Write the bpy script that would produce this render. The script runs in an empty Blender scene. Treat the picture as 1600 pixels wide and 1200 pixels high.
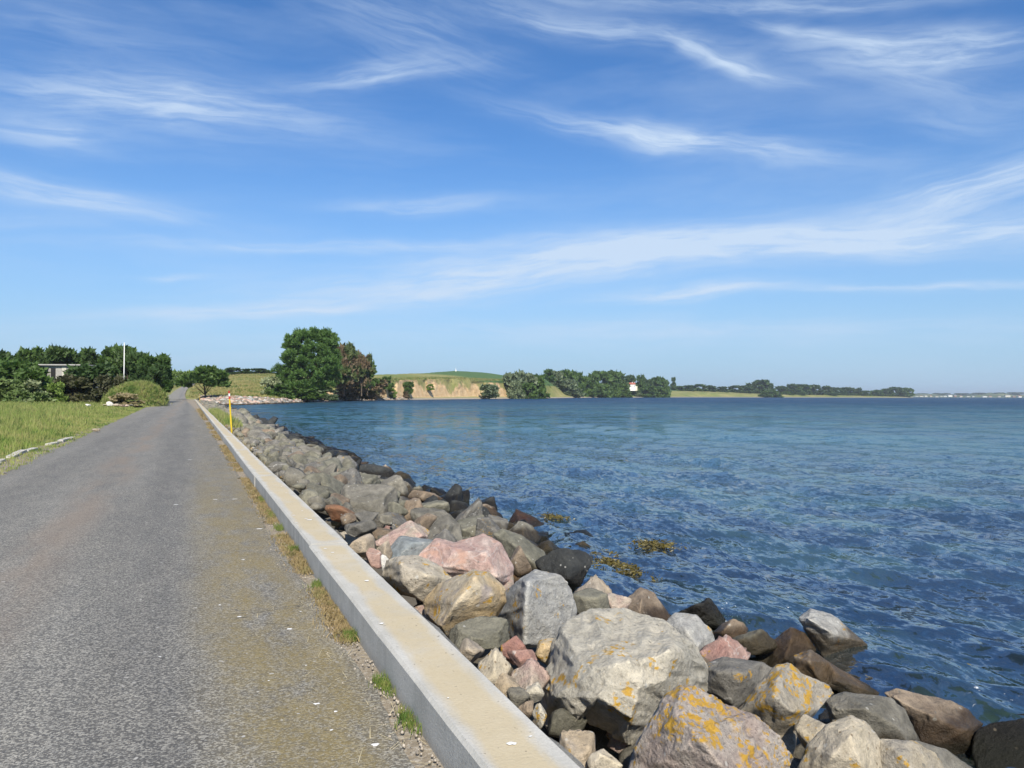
import bpy, bmesh, math, random
import numpy as np
from mathutils import Vector, Matrix, Euler

random.seed(7); RNG = np.random.default_rng(7)
scene = bpy.context.scene
R = math.radians

# ---------------------------------------------------------------- camera
F = 1246.0                     # focal length in pixels of a 1600 px wide picture
EYE = Vector((0, 0, 1.7))
YAW, PITCH, ROLL = R(22.0), math.atan(17.05 / F), 0.0045
cam_data = bpy.data.cameras.new('camera')
cam = bpy.data.objects.new('camera', cam_data)
scene.collection.objects.link(cam)
CM = Matrix.Rotation(-YAW, 3, 'Z') @ Matrix.Rotation(math.pi / 2 + PITCH, 3, 'X') @ Matrix.Rotation(ROLL, 3, 'Z')
cam.matrix_world = Matrix.Translation(EYE) @ CM.to_4x4()
cam_data.sensor_width = 36; cam_data.lens = 36 * F / 1600
cam_data.clip_start = 0.05; cam_data.clip_end = 30000
scene.camera = cam
RIGHT, UPV, FWD = CM.col[0].copy(), CM.col[1].copy(), -CM.col[2]
FH = Vector((math.sin(YAW), math.cos(YAW), 0)); RH = Vector((math.cos(YAW), -math.sin(YAW), 0))

# ---------------------------------------------------------------- exposure, sky, sun
SUN_EL, SUN_AZ = R(43), math.atan2(-0.22, -0.975)    # azimuth of the sun measured from +Y towards +X
scene.view_settings.view_transform = 'Standard'
scene.view_settings.look = 'None'
scene.view_settings.gamma = 1
scene.view_settings.exposure = 0.5
sun_dir = Vector((math.cos(SUN_EL) * math.sin(SUN_AZ), math.cos(SUN_EL) * math.cos(SUN_AZ), math.sin(SUN_EL)))
sl = bpy.data.lights.new('sun', 'SUN'); sl.energy = 4.7; sl.angle = R(0.53); sl.color = (1.0, 0.93, 0.80)
so = bpy.data.objects.new('sun', sl); scene.collection.objects.link(so)
so.rotation_euler = sun_dir.to_track_quat('Z', 'Y').to_euler(); so.location = (0, -20, 40)


class NT:
    """small node-tree writer"""
    def __init__(s, tree): s.t = tree; s.n = tree.nodes; s.l = tree.links
    def node(s, typ, **kw):
        n = s.n.new(typ)
        for k, v in kw.items():
            if k == 'i':
                for a, b in v.items(): s.put(n.inputs[a], b)
            else: setattr(n, k, v)
        return n
    def put(s, sock, v):
        if isinstance(v, bpy.types.NodeSocket): s.l.new(v, sock)
        elif v is not None:
            if sock.type == 'RGBA' and not isinstance(v, (int, float)) and len(v) == 3: v = (*v, 1)
            sock.default_value = v
    def math(s, op, a, b=0.0, c=None, clamp=False):
        n = s.node('ShaderNodeMath', operation=op, use_clamp=clamp); s.put(n.inputs[0], a); s.put(n.inputs[1], b)
        if c is not None: s.put(n.inputs[2], c)
        return n.outputs[0]
    def vec(s, op, a, b=None):
        n = s.node('ShaderNodeVectorMath', operation=op); s.put(n.inputs[0], a)
        if b is not None: s.put(n.inputs[1] if op != 'SCALE' else n.inputs['Scale'], b)
        return n.outputs[0] if op not in ('LENGTH', 'DOT_PRODUCT') else n.outputs['Value']
    def mix(s, f, a, b, mode='MIX'):
        n = s.node('ShaderNodeMix', data_type='RGBA', blend_type=mode)
        s.put(n.inputs[0], f); s.put(n.inputs[6], a); s.put(n.inputs[7], b); return n.outputs[2]
    def noise(s, vec, scale, detail=3, rough=0.5, dist=0.0, color=False):
        n = s.node('ShaderNodeTexNoise'); s.put(n.inputs['Vector'], vec)
        n.inputs['Scale'].default_value = scale; n.inputs['Detail'].default_value = detail
        n.inputs['Roughness'].default_value = rough; n.inputs['Distortion'].default_value = dist
        return n.outputs['Color' if color else 'Fac']
    def ramp(s, v, lo, hi, a=0.0, b=1.0, smooth=True):
        n = s.node('ShaderNodeMapRange', interpolation_type='SMOOTHSTEP' if smooth else 'LINEAR'); s.put(n.inputs[0], v)
        for k, x in zip((1, 2, 3, 4), (lo, hi, a, b)): s.put(n.inputs[k], x)
        return n.outputs[0]
    def sep(s, v):
        n = s.node('ShaderNodeSeparateXYZ'); s.put(n.inputs[0], v); return n.outputs
    def comb(s, x=0.0, y=0.0, z=0.0):
        n = s.node('ShaderNodeCombineXYZ')
        for k, v in enumerate((x, y, z)): s.put(n.inputs[k], v)
        return n.outputs[0]


# ---- world: physical sky with thin cirrus drawn in azimuth / elevation
world = bpy.data.worlds.new('World'); scene.world = world; world.use_nodes = True
wt = NT(world.node_tree); wt.n.clear()
sky = wt.node('ShaderNodeTexSky', sky_type='NISHITA', sun_disc=False, sun_elevation=SUN_EL, sun_rotation=SUN_AZ,
              altitude=0, air_density=1.0, dust_density=0.3, ozone_density=3.0)
tc = wt.node('ShaderNodeTexCoord').outputs['Generated']
nrm = wt.vec('NORMALIZE', tc)
xyz = wt.sep(nrm)
DEG = 180 / math.pi
az = wt.math('MULTIPLY', wt.math('ARCTAN2', xyz[0], xyz[1]), DEG)
el = wt.math('MULTIPLY', wt.math('ARCSINE', xyz[2]), DEG)
def px_dir(u, y):
    v = (RIGHT * (u - 800) + UPV * (600 - y) + FWD * F).normalized()
    return math.degrees(math.atan2(v.x, v.y)), math.degrees(math.asin(v.z))
aze = wt.comb(az, el, 0.0)
warp = wt.noise(wt.vec('MULTIPLY', aze, (0.09, 0.22, 1)), 1.0, 3, 0.55, color=True)
aze2 = wt.vec('ADD', aze, wt.vec('MULTIPLY', wt.vec('SUBTRACT', warp, (0.5, 0.5, 0.5)), (6, 1.8, 0)))
# (centre px, half length px, half thickness px, tilt deg (+ rises to the right), strength)
STREAKS = [
 (250, 165, 270, 42, -6, .58), (70, 205, 110, 26, -6, .48), (590, 112, 130, 13, 8, .55), (640, 50, 150, 48, -18, .26),
 (110, 305, 210, 22, -12, .62), (60, 345, 190, 14, 0, .25), (920, 42, 190, 20, -9, .42), (1130, 92, 120, 12, -17, .60),
 (1440, 78, 190, 28, 2, .66), (1270, 55, 120, 10, -8, .45), (1060, 218, 230, 19, -8, .78), (670, 318, 150, 12, 1, .42),
 (520, 384, 360, 9, 1, .42), (760, 432, 330, 32, 7, .75), (1000, 395, 330, 34, 4, .62), (1340, 375, 420, 26, 3, .85), (1540, 295, 260, 42, 14, .65),
 (1080, 458, 150, 13, 5, .75), (1450, 446, 270, 9, 2, .55), (430, 484, 290, 14, 4, .62), (270, 432, 60, 6, 0, .4),
 (1100, 520, 600, 22, 0, .34), (300, 545, 600, 30, 0, .22), (1500, 195, 110, 26, -6, .2), (1450, 130, 160, 30, -16, .2),
 (1200, 10, 420, 12, 1, .35), (120, 50, 260, 36, -10, .16)]
total = None
for k, (u, y, L, T, ang, st) in enumerate(STREAKS):
    a0, e0 = px_dir(u, y); a1, e1 = px_dir(u + 50, y - 50 * math.tan(R(ang)))
    th = math.atan2(e1 - e0, a1 - a0); dpp = math.hypot(a1 - a0, e1 - e0) / math.hypot(50, 50 * math.tan(R(ang)))
    p = wt.vec('SUBTRACT', aze2, (a0, e0 - 0.0, 0))
    rot = wt.node('ShaderNodeVectorRotate', rotation_type='Z_AXIS'); wt.put(rot.inputs[0], p); rot.inputs['Angle'].default_value = -th
    q = rot.outputs[0]
    qs = wt.vec('MULTIPLY', q, (1 / (L * dpp), 1 / (T * dpp), 0))
    r2 = wt.vec('DOT_PRODUCT', qs, qs)
    g = wt.math('POWER', 2.718, wt.math('MULTIPLY', r2, -1.1))
    nz = wt.noise(wt.vec('ADD', wt.vec('MULTIPLY', q, (0.15, 1.35, 0)), (k * 7.3, k * 3.1, 0)), 1.0, 8, 0.62, 0.3)
    m = wt.math('MULTIPLY', g, wt.ramp(nz, 0.32, 0.68, 0.36, 1.35))
    m = wt.math('MULTIPLY', m, st)
    total = m if total is None else wt.math('ADD', total, m)
gen = wt.noise(wt.vec('MULTIPLY', aze2, (0.035, 0.16, 1)), 1.0, 7, 0.6, 0.3)      # thin veil over the whole sky
veil = wt.math('MULTIPLY', wt.ramp(gen, 0.42, 0.78), 0.24)
total = wt.math('ADD', total, veil)
total = wt.math('MULTIPLY', total, wt.ramp(el, -1, 3))
total = wt.math('MINIMUM', total, 0.92)
tint = wt.mix(1.0, sky.outputs[0], (0.50, 0.86, 1.22), 'MULTIPLY')
tint = wt.mix(wt.math('POWER', wt.ramp(el, 0, 21, 0.97, 0, smooth=False), 1.7), tint, (3.75, 5.25, 6.95))      # hazy low sky
hs = wt.node('ShaderNodeHueSaturation', i={'Color': tint, 'Saturation': 1.0})
skyc = wt.mix(total, hs.outputs[0], (5.3, 6.5, 8.1))
bg = wt.node('ShaderNodeBackground', i={'Color': skyc, 'Strength': 0.083})
wt.l.new(bg.outputs[0], wt.node('ShaderNodeOutputWorld').inputs[0])

# ---------------------------------------------------------------- pixel <-> place helpers
WATER = -1.0
def ray(u, y): return (RIGHT * (u - 800) + UPV * (600 - y) + FWD * F)
def on_z(u, y, z=0.0):
    r = ray(u, y); return EYE + r * ((z - EYE.z) / r.z)
def at(u, y, d):
    r = ray(u, y); return EYE + r * (d / (r.dot(FH)))
def horizon(u): return 617.05 + (u - 800) * 0.0045
def z_at(u, y, d): return at(u, y, d).z
def ground_xy(u, d):
    return EYE.x + FH.x * d + RH.x * d * (u - 800) / F, EYE.y + FH.y * d + RH.y * d * (u - 800) / F

# ---------------------------------------------------------------- object helpers
COL = scene.collection
def link_mesh(name, me, parent=None, loc=None):
    o = bpy.data.objects.new(name, me); COL.objects.link(o)
    if parent is not None: o.parent = parent
    if loc is not None: o.location = loc
    return o
def tag(o, label=None, cat=None, group=None, kind=None):
    if label: o['label'] = label
    if cat: o['category'] = cat
    if group: o['group'] = group
    if kind: o['kind'] = kind
    return o
def empty(name, loc, label=None, cat=None, group=None, rz=0):
    o = bpy.data.objects.new(name, None); COL.objects.link(o); o.location = loc; o.rotation_euler = (0, 0, rz)
    o.empty_display_size = 0.1
    return tag(o, label, cat, group)
def mesh_np(name, V, Fc, mat=None, smooth=False):
    """V (n,3), Fc (m,3) or (m,4) index array"""
    me = bpy.data.meshes.new(name); V = np.asarray(V, np.float32); Fc = np.asarray(Fc, np.int32)
    k = Fc.shape[1]
    me.vertices.add(len(V)); me.vertices.foreach_set('co', V.ravel())
    me.loops.add(Fc.size); me.loops.foreach_set('vertex_index', Fc.ravel())
    me.polygons.add(len(Fc)); me.polygons.foreach_set('loop_start', np.arange(0, Fc.size, k, dtype=np.int32))
    me.polygons.foreach_set('loop_total', np.full(len(Fc), k, np.int32))
    if smooth: me.polygons.foreach_set('use_smooth', np.ones(len(Fc), bool))
    me.update(calc_edges=True)
    if mat: me.materials.append(mat)
    return me
def bm_mesh(name, bm, mat=None, smooth=False):
    me = bpy.data.meshes.new(name); bm.to_mesh(me); bm.free()
    if mat: me.materials.append(mat)
    if smooth:
        for p in me.polygons: p.use_smooth = True
    return me
def add_box(bm, x0, x1, y0, y1, z0, z1, bevel=0.0):
    m = Matrix.Translation(((x0 + x1) / 2, (y0 + y1) / 2, (z0 + z1) / 2)) @ Matrix.Diagonal((x1 - x0, y1 - y0, z1 - z0, 1))
    g = bmesh.ops.create_cube(bm, size=1, matrix=m)
    if bevel:
        es = list({e for v in g['verts'] for e in v.link_edges})
        bmesh.ops.bevel(bm, geom=es, offset=bevel, segments=2, affect='EDGES', profile=0.6)
def add_tube(bm, p0, p1, r0, r1, n=8, cap=True):
    p0, p1 = Vector(p0), Vector(p1); d = p1 - p0
    m = Matrix.Translation((p0 + p1) / 2) @ d.to_track_quat('Z', 'Y').to_matrix().to_4x4()
    bmesh.ops.create_cone(bm, cap_ends=cap, segments=n, radius1=r0, radius2=r1, depth=d.length, matrix=m)

def _hash(ix, iy, iz, seed):
    h = (ix * 374761393 + iy * 668265263 + iz * 2147483647 + seed * 1274126177) & 0xffffffff
    h = ((h ^ (h >> 13)) * 1274126177) & 0xffffffff
    return ((h ^ (h >> 16)) & 0xffffff) / float(0xffffff)
def vnoise(P, seed=0):
    P = np.asarray(P, np.float64); I = np.floor(P).astype(np.int64); f = P - I; f = f * f * (3 - 2 * f); out = 0
    for dx in (0, 1):
        for dy in (0, 1):
            for dz in (0, 1):
                w = (f[:, 0] if dx else 1 - f[:, 0]) * (f[:, 1] if dy else 1 - f[:, 1]) * (f[:, 2] if dz else 1 - f[:, 2])
                out = out + w * _hash(I[:, 0] + dx, I[:, 1] + dy, I[:, 2] + dz, seed)
    return out * 2 - 1
def fbm(P, seed=0, octv=4, gain=0.5):
    a, s, out = 1.0, 1.0, 0
    for k in range(octv): out = out + a * vnoise(P * s, seed + k * 17); a *= gain; s *= 2.03
    return out

# ---------------------------------------------------------------- materials
def new_mat(name):
    m = bpy.data.materials.new(name); m.use_nodes = True; t = NT(m.node_tree); t.n.clear()
    return m, t
def finish(t, surf, disp=None):
    t.l.new(surf, t.node('ShaderNodeOutputMaterial').inputs[0])
def principled(t, color, rough=0.8, normal=None, spec=0.35, **kw):
    b = t.node('ShaderNodeBsdfPrincipled'); t.put(b.inputs['Base Color'], color); t.put(b.inputs['Roughness'], rough)
    b.inputs['Specular IOR Level'].default_value = spec
    if normal is not None: t.put(b.inputs['Normal'], normal)
    for k, v in kw.items(): t.put(b.inputs[k], v)
    return b.outputs[0]
def bump(t, h, strength=0.5, dist=0.02, normal=None):
    b = t.node('ShaderNodeBump'); b.inputs['Strength'].default_value = strength; b.inputs['Distance'].default_value = dist
    t.put(b.inputs['Height'], h)
    if normal is not None: t.put(b.inputs['Normal'], normal)
    return b.outputs[0]
def geo_pos(t): return t.node('ShaderNodeNewGeometry').outputs['Position']
def obj_co(t): return t.node('ShaderNodeTexCoord').outputs['Object']

def rock_mat(name, a, b, lichen=0.0, speck=0.5, vein=0.0, grain=1.0, patch=2.2, pit=0.0, stain=None, wet=True):
    """a, b: two stone colours; lichen: share under orange lichen; darkened and slick below the splash line"""
    m, t = new_mat(name); co = obj_co(t); pos = geo_pos(t)
    oi = t.node('ShaderNodeObjectInfo').outputs['Random']
    co = t.vec('ADD', co, t.comb(t.math('MULTIPLY', oi, 31.0), t.math('MULTIPLY', oi, 17.0), 0.0))
    n1 = t.noise(co, patch, 5, 0.6, 0.4)
    c = t.mix(t.ramp(n1, 0.36, 0.64), a, b)
    n2 = t.noise(co, 11 * grain, 6, 0.72)
    c = t.mix(t.ramp(n2, 0.25, 0.75, 0.0, 0.8), t.mix(1.0, c, (0.66, 0.66, 0.66), 'MULTIPLY'), t.mix(1.0, c, (1.28, 1.27, 1.25), 'MULTIPLY'))
    n3 = t.noise(co, 75 * grain, 3, 0.8)
    c = t.mix(t.ramp(n3, 0.53, 0.62, 0.0, speck), c, t.mix(1.0, c, (0.42, 0.42, 0.44), 'MULTIPLY'))
    n4 = t.noise(t.vec('ADD', co, (9, 4, 2)), 95 * grain, 3, 0.8)
    c = t.mix(t.ramp(n4, 0.55, 0.64, 0.0, speck * 0.8), c, t.mix(1.0, c, (1.55, 1.5, 1.45), 'MULTIPLY'))
    if stain is not None:
        n5 = t.noise(t.vec('ADD', co, (3, 8, 5)), 2.6, 4, 0.65, 0.8)
        c = t.mix(t.ramp(n5, 0.52, 0.66, 0.0, 0.85), c, stain)
    if pit:
        vo = t.node('ShaderNodeTexVoronoi', i={'Vector': co, 'Scale': 16.0}).outputs['Distance']
        c = t.mix(t.ramp(vo, 0.10, 0.17, pit, 0.0), c, t.mix(1.0, c, (0.35, 0.3, 0.25), 'MULTIPLY'))
    if vein:
        vv = t.math('ABSOLUTE', t.math('SUBTRACT', t.noise(co, 1.6, 4, 0.5, 0.6), 0.5))
        c = t.mix(t.ramp(vv, 0.0, 0.012, vein, 0.0), c, (0.62, 0.6, 0.56))
    ptn = t.node('ShaderNodeNewGeometry').outputs['Pointiness']                   # edges rubbed pale, hollows darker
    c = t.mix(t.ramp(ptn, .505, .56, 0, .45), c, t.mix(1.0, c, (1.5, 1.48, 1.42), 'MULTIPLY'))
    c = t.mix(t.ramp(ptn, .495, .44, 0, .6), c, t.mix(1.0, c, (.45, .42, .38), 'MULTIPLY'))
    vs_ = t.node('ShaderNodeTexVoronoi', i={'Vector': t.vec('ADD', co, (7, 3, 1)), 'Scale': 13.0}); vd = t.math('ADD', vs_.outputs['Distance'], t.math('MULTIPLY', t.noise(co, 50, 3, .7), .25))
    c = t.mix(t.math('MULTIPLY', t.ramp(vd, .30, .24, 0, .6), t.math('GREATER_THAN', t.sep(vs_.outputs['Color'])[0], .72)), c, (.12, .12, .11))
    c = t.mix(t.math('MULTIPLY', t.ramp(vd, .34, .27, 0, .5), t.math('LESS_THAN', t.sep(vs_.outputs['Color'])[1], .22)), c, (.58, .57, .52))
    # grey weathering crust and small dark lichens on every stone
    nc = t.noise(t.vec('ADD', co, (1, 2, 7)), 6.5, 6, 0.7)
    c = t.mix(t.ramp(nc, 0.60, 0.70, 0.0, 0.45), c, t.mix(0.5, c, (0.12, 0.12, 0.11)))
    if lichen:
        nl = t.noise(t.vec('ADD', co, (5, 1, 3)), 3.4, 3, 0.6, 0.5)
        nl2 = t.noise(t.vec('ADD', co, (2, 7, 3)), 14, 6, 0.72)
        wv = t.vec('ADD', co, t.vec('SCALE', t.noise(co, 26, 4, .7, color=True), .07))
        l1 = t.node('ShaderNodeTexVoronoi', i={'Vector': wv, 'Scale': 11.0}); l2 = t.node('ShaderNodeTexVoronoi', i={'Vector': wv, 'Scale': 27.0})
        ros = t.math('MAXIMUM', t.ramp(l1.outputs['Distance'], .42, .34, 0, 1), t.ramp(l2.outputs['Distance'], .44, .36, 0, 1))
        k = t.math('MULTIPLY', t.ramp(nl, 0.62 - lichen * 0.24, 0.67 - lichen * 0.24), t.math('MULTIPLY', ros, t.ramp(nl2, 0.40, 0.48)))
        oc = t.mix(t.noise(co, 30, 3, 0.6), (0.36, 0.20, 0.015), (0.62, 0.36, 0.03))
        c = t.mix(t.math('MULTIPLY', k, 0.92), c, oc)
    rough = 0.88
    if wet:
        zz = t.sep(pos)[2]
        zz = t.math('ADD', zz, t.math('MULTIPLY', t.math('SUBTRACT', t.noise(pos, 1.6, 4, 0.6), 0.5), 0.5))
        wm = t.ramp(zz, -0.74, -0.62, 1.0, 0.0)
        wcol = t.mix(1.0, c, (0.26, 0.215, 0.16), 'MULTIPLY')
        algae = t.ramp(zz, -0.98, -0.80, 0.75, 0.0)
        wcol = t.mix(algae, wcol, (0.012, 0.012, 0.006))
        c = t.mix(wm, c, wcol)
        rough = t.ramp(wm, 0.0, 1.0, 0.9, 0.42)
    h = t.math('ADD', t.math('MULTIPLY', n2, 1.0), t.math('MULTIPLY', t.noise(co, 40, 5, 0.75), 0.45))
    h = t.math('ADD', h, t.math('MULTIPLY', n1, 1.2))
    bmp = bump(t, h, 0.95, 0.04)
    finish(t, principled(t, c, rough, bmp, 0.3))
    return m

ROCK = {
 'pale':   rock_mat('stone_pale_cream', (.56, .51, .41), (.45, .42, .35), 0.12, .35, 0, 1.0, 1.6, pit=.25),
 'lichen': rock_mat('stone_pinkish_with_lichen', (.36, .29, .25), (.42, .38, .33), 0.70, .7, 0, .9),
 'lichen2': rock_mat('stone_tan_with_lichen', (.43, .37, .27), (.35, .32, .27), 0.50, .5),
 'slab':   rock_mat('stone_light_grey', (.40, .39, .36), (.33, .33, .32), 0.12, .5, .25),
 'ochre':  rock_mat('stone_ochre', (.52, .39, .22), (.50, .43, .32), 0.40, .35, 0, 1, 2.0, pit=.3, stain=(.30, .26, .24)),
 'cream':  rock_mat('stone_cream_pitted', (.54, .47, .35), (.46, .41, .33), 0.10, .3, 0, 1, 2, pit=.8),
 'pink':   rock_mat('stone_salmon_pink', (.57, .46, .40), (.46, .31, .27), 0.0, .4, .3, 1, 2.4, stain=(.52, .32, .24)),
 'pinkish': rock_mat('stone_dusty_pink', (.45, .32, .28), (.44, .38, .31), 0.1, .6, 0, 1, 4.0),
 'blue':   rock_mat('stone_blue_grey', (.19, .22, .24), (.24, .26, .26), 0.0, .25, .2),
 'green':  rock_mat('stone_greenish_grey', (.150, .145, .112), (.215, .205, .160), 0.0, .45),
 'grey':   rock_mat('stone_mid_grey', (.158, .148, .122), (.23, .215, .18), 0.0, .45),
 'dgrey':  rock_mat('stone_dark_grey', (.125, .12, .108), (.20, .19, .17), 0.06, .4, .35),
 'tan':    rock_mat('stone_tan', (.42, .34, .24), (.37, .32, .26), 0.08, .45),
 'brown':  rock_mat('stone_brown', (.19, .145, .105), (.27, .215, .16), 0.0, .5),
 'rust':   rock_mat('stone_rusty_brown', (.25, .12, .065), (.20, .13, .085), 0.0, .5),
 'red':    rock_mat('stone_dull_red', (.33, .18, .15), (.38, .26, .22), 0.03, .4, .3),
 'white':  rock_mat('stone_white', (.66, .64, .60), (.56, .54, .50), 0.0, .2),
 'black':  rock_mat('stone_black_wet', (.03, .033, .035), (.05, .052, .05), 0.0, .2),
}

def concrete_mat():
    m, t = new_mat('weathered_concrete'); pos = geo_pos(t); x, y, z = t.sep(pos)
    n = t.noise(pos, 3.0, 6, 0.62); n2 = t.noise(pos, 60, 4, 0.7)
    c = t.mix(t.ramp(n, 0.3, 0.7), (.46, .445, .40), (.56, .54, .49))
    c = t.mix(t.ramp(n2, 0.35, 0.7, 0, .55), c, t.mix(1.0, c, (.72, .72, .72), 'MULTIPLY'))
    # ochre algae film on the level top, clear of both arrises
    nb = t.noise(t.vec('MULTIPLY', pos, (3.5, 0.9, 1)), 1.0, 5, 0.62, 0.3)
    off = t.math('ADD', t.math('ABSOLUTE', t.math('SUBTRACT', x, 1.29)), t.math('MULTIPLY', t.math('SUBTRACT', nb, 0.5), 0.22))
    fm = t.math('MULTIPLY', t.ramp(off, 0.075, 0.15, 1.0, 0.0), t.ramp(z, 0.205, 0.213))
    fm = t.math('MULTIPLY', fm, t.ramp(t.noise(pos, 1.1, 5, 0.7), 0.28, 0.5, 0.55, 1.0))
    jy = t.math('ABSOLUTE', t.math('SUBTRACT', t.math('FLOORED_MODULO', t.math('ADD', y, 63.0 - .05), 7.1), 3.55))   # bare, paler concrete beside each joint
    fm = t.math('MULTIPLY', fm, t.ramp(t.math('ADD', jy, t.math('MULTIPLY', nb, .3)), 3.45, 3.62, 1, .25))
    sec = t.node('ShaderNodeObjectInfo').outputs['Random']; c = t.mix(t.math('MULTIPLY', sec, .5), c, t.mix(1.0, c, (.80, .80, .79), 'MULTIPLY'))
    c = t.mix(t.math('MULTIPLY', fm, 0.72), c, t.mix(t.noise(pos, 25, 5, 0.7), (.44, .34, .185), (.53, .44, .27)))
    # run-off stains and damp foot on the road side
    st = t.noise(t.vec('MULTIPLY', pos, (1, 5.0, 0.6)), 1.4, 5, 0.6)
    side = t.ramp(z, 0.20, 0.213, 1.0, 0.0)
    c = t.mix(t.math('MULTIPLY', side, t.ramp(st, 0.5, 0.72, 0, .35)), c, (.22, .21, .19))
    c = t.mix(t.math('MULTIPLY', side, t.ramp(z, 0.0, 0.08, .35, 0)), c, (.26, .23, .17))
    sp = t.noise(pos, 30, 2, 0.5)
    c = t.mix(t.ramp(sp, 0.70, 0.73, 0, .6), c, (.14, .12, .10))
    finish(t, principled(t, c, 0.92, bump(t, t.math('ADD', n2, t.math('MULTIPLY', n, 1.5)), .5, .008), .2))
    return m
M_CONC = concrete_mat()

def asphalt_mat():
    m, t = new_mat('worn_asphalt'); pos = geo_pos(t); x, y, z = t.sep(pos)
    sx = t.math('ADD', x, t.math('MULTIPLY', t.math('SUBTRACT', t.noise(t.vec('MULTIPLY', pos, (.5, .12, 1)), 1, 3, .5), .5), .9))
    ag = t.noise(pos, 95, 2, 0.6); ag2 = t.noise(pos, 38, 4, 0.75); big = t.noise(t.vec('MULTIPLY', pos, (1.6, .16, 1)), 0.8, 4, 0.6); mid = t.noise(t.vec('MULTIPLY', pos, (1.5, .4, 1)), 2.4, 4, .65)
    vo = t.node('ShaderNodeTexVoronoi', i={'Vector': pos, 'Scale': 100.0})
    stone = t.sep(vo.outputs['Color'])[0]
    c = t.mix(t.ramp(big, 0.3, 0.7), (.25, .236, .207), (.30, .285, .25))
    c = t.mix(t.ramp(mid, .3, .7, 0, .35), c, (.15, .15, .146))
    c = t.mix(t.ramp(stone, .25, .98, 0, .54), t.mix(1.0, c, (.50, .50, .51), 'MULTIPLY'), t.mix(1.0, c, (2.3, 2.28, 2.2), 'MULTIPLY'))
    c = t.mix(t.ramp(ag2, 0.52, 0.70, 0, .7), c, t.mix(1.0, c, (.52, .52, .54), 'MULTIPLY'))
    # dusty brown tracks between the wheel lines
    tr = t.ramp(t.math('ABSOLUTE', t.math('ADD', sx, 1.45)), 0.05, 0.55, 1.0, 0.0)
    tr = t.math('MULTIPLY', tr, t.ramp(t.noise(t.vec('MULTIPLY', pos, (1, .25, 1)), 1.2, 4, .6), .35, .62))
    c = t.mix(t.math('MULTIPLY', tr, .5), c, (.28, .215, .16))
    dk = t.ramp(t.math('ABSOLUTE', t.math('ADD', sx, .35)), 0.1, .6, .38, 0)
    dk2 = t.ramp(t.math('ABSOLUTE', t.math('ADD', sx, 2.6)), 0.1, .6, .25, 0)
    c = t.mix(t.math('ADD', dk, dk2), c, t.mix(1.0, c, (.66, .67, .70), 'MULTIPLY'))
    # ochre moss film towards the wall, near the camera
    o = t.ramp(sx, -.15, 0.45); o = t.math('MULTIPLY', o, t.ramp(sx, .80, .98, 1, .25))
    o = t.math('MULTIPLY', o, t.ramp(t.noise(t.vec('MULTIPLY', pos, (2.0, .8, 1)), 1.3, 6, .7), .28, .60))
    o = t.math('MULTIPLY', o, t.ramp(y, 7, 26, 1, .22)); o = t.math('MULTIPLY', o, t.ramp(ag2, .3, .6, .35, 1))
    c = t.mix(t.math('MULTIPLY', o, .78), c, t.mix(ag, (.21, .155, .05), (.32, .25, .10)))
    # grey dust along the edges
    c = t.mix(t.ramp(sx, -3.9, -3.3, .5, 0), c, (.24, .22, .18))
    # cross cracks and old patches
    cr = t.math('ABSOLUTE', t.math('SUBTRACT', t.noise(t.vec('MULTIPLY', pos, (.35, 1, 1)), .55, 4, .55), .5))
    c = t.mix(t.math('MULTIPLY', t.ramp(cr, .0, .0022, .7, 0), t.math('MULTIPLY', t.ramp(sx, -.5, .5), t.ramp(t.noise(pos, .45, 2, .5), .52, .58))), c, (.045, .045, .045))
    wsp = t.noise(pos, 21, 1, 0.3)
    c = t.mix(t.ramp(wsp, .775, .79, 0, .8), c, (.5, .48, .44))
    h = t.math('ADD', t.math('MULTIPLY', stone, .8), t.math('MULTIPLY', ag2, 1.2))
    finish(t, principled(t, c, .82, bump(t, h, .9, .012), .3))
    return m

def ground_mat():
    m, t = new_mat('grassy_soil'); pos = geo_pos(t); x, y, z = t.sep(pos)
    n = t.noise(pos, .35, 6, .65); n2 = t.noise(pos, 9, 5, .7); n3 = t.noise(pos, 1.6, 5, .65)
    g = t.mix(t.ramp(n, .35, .65), (.14, .19, .045), (.24, .235, .085))
    g = t.mix(t.ramp(n2, .3, .7, 0, .7), g, (.075, .10, .03))
    dirt = t.mix(n2, (.16, .13, .095), (.32, .275, .21)); dirt = t.mix(t.ramp(t.noise(pos, 45, 3, .7), .5, .6, 0, .6), dirt, (.42, .39, .34))
    xe = t.math('ADD', x, t.math('MULTIPLY', t.math('SUBTRACT', n3, .5), .9))
    lim = t.ramp(y, 30, 220, -4.35, -5.0, smooth=False)
    dm = t.math('MAXIMUM', t.ramp(t.math('SUBTRACT', xe, lim), -.25, .25), 0.0)
    c = t.mix(dm, g, dirt)
    # rubble bed and seabed towards the water
    bed = t.mix(n2, (.07, .06, .045), (.16, .14, .11))
    c = t.mix(t.ramp(x, 1.4, 1.6), c, bed)
    sb = t.mix(t.ramp(t.noise(pos, .5, 5, .6), .42, .58), (.055, .045, .018), (.20, .19, .12))
    c = t.mix(t.ramp(z, -1.3, -1.0, 1, 0), c, sb)
    finish(t, principled(t, c, .95, bump(t, n2, .7, .03), .15)); return m

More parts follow.
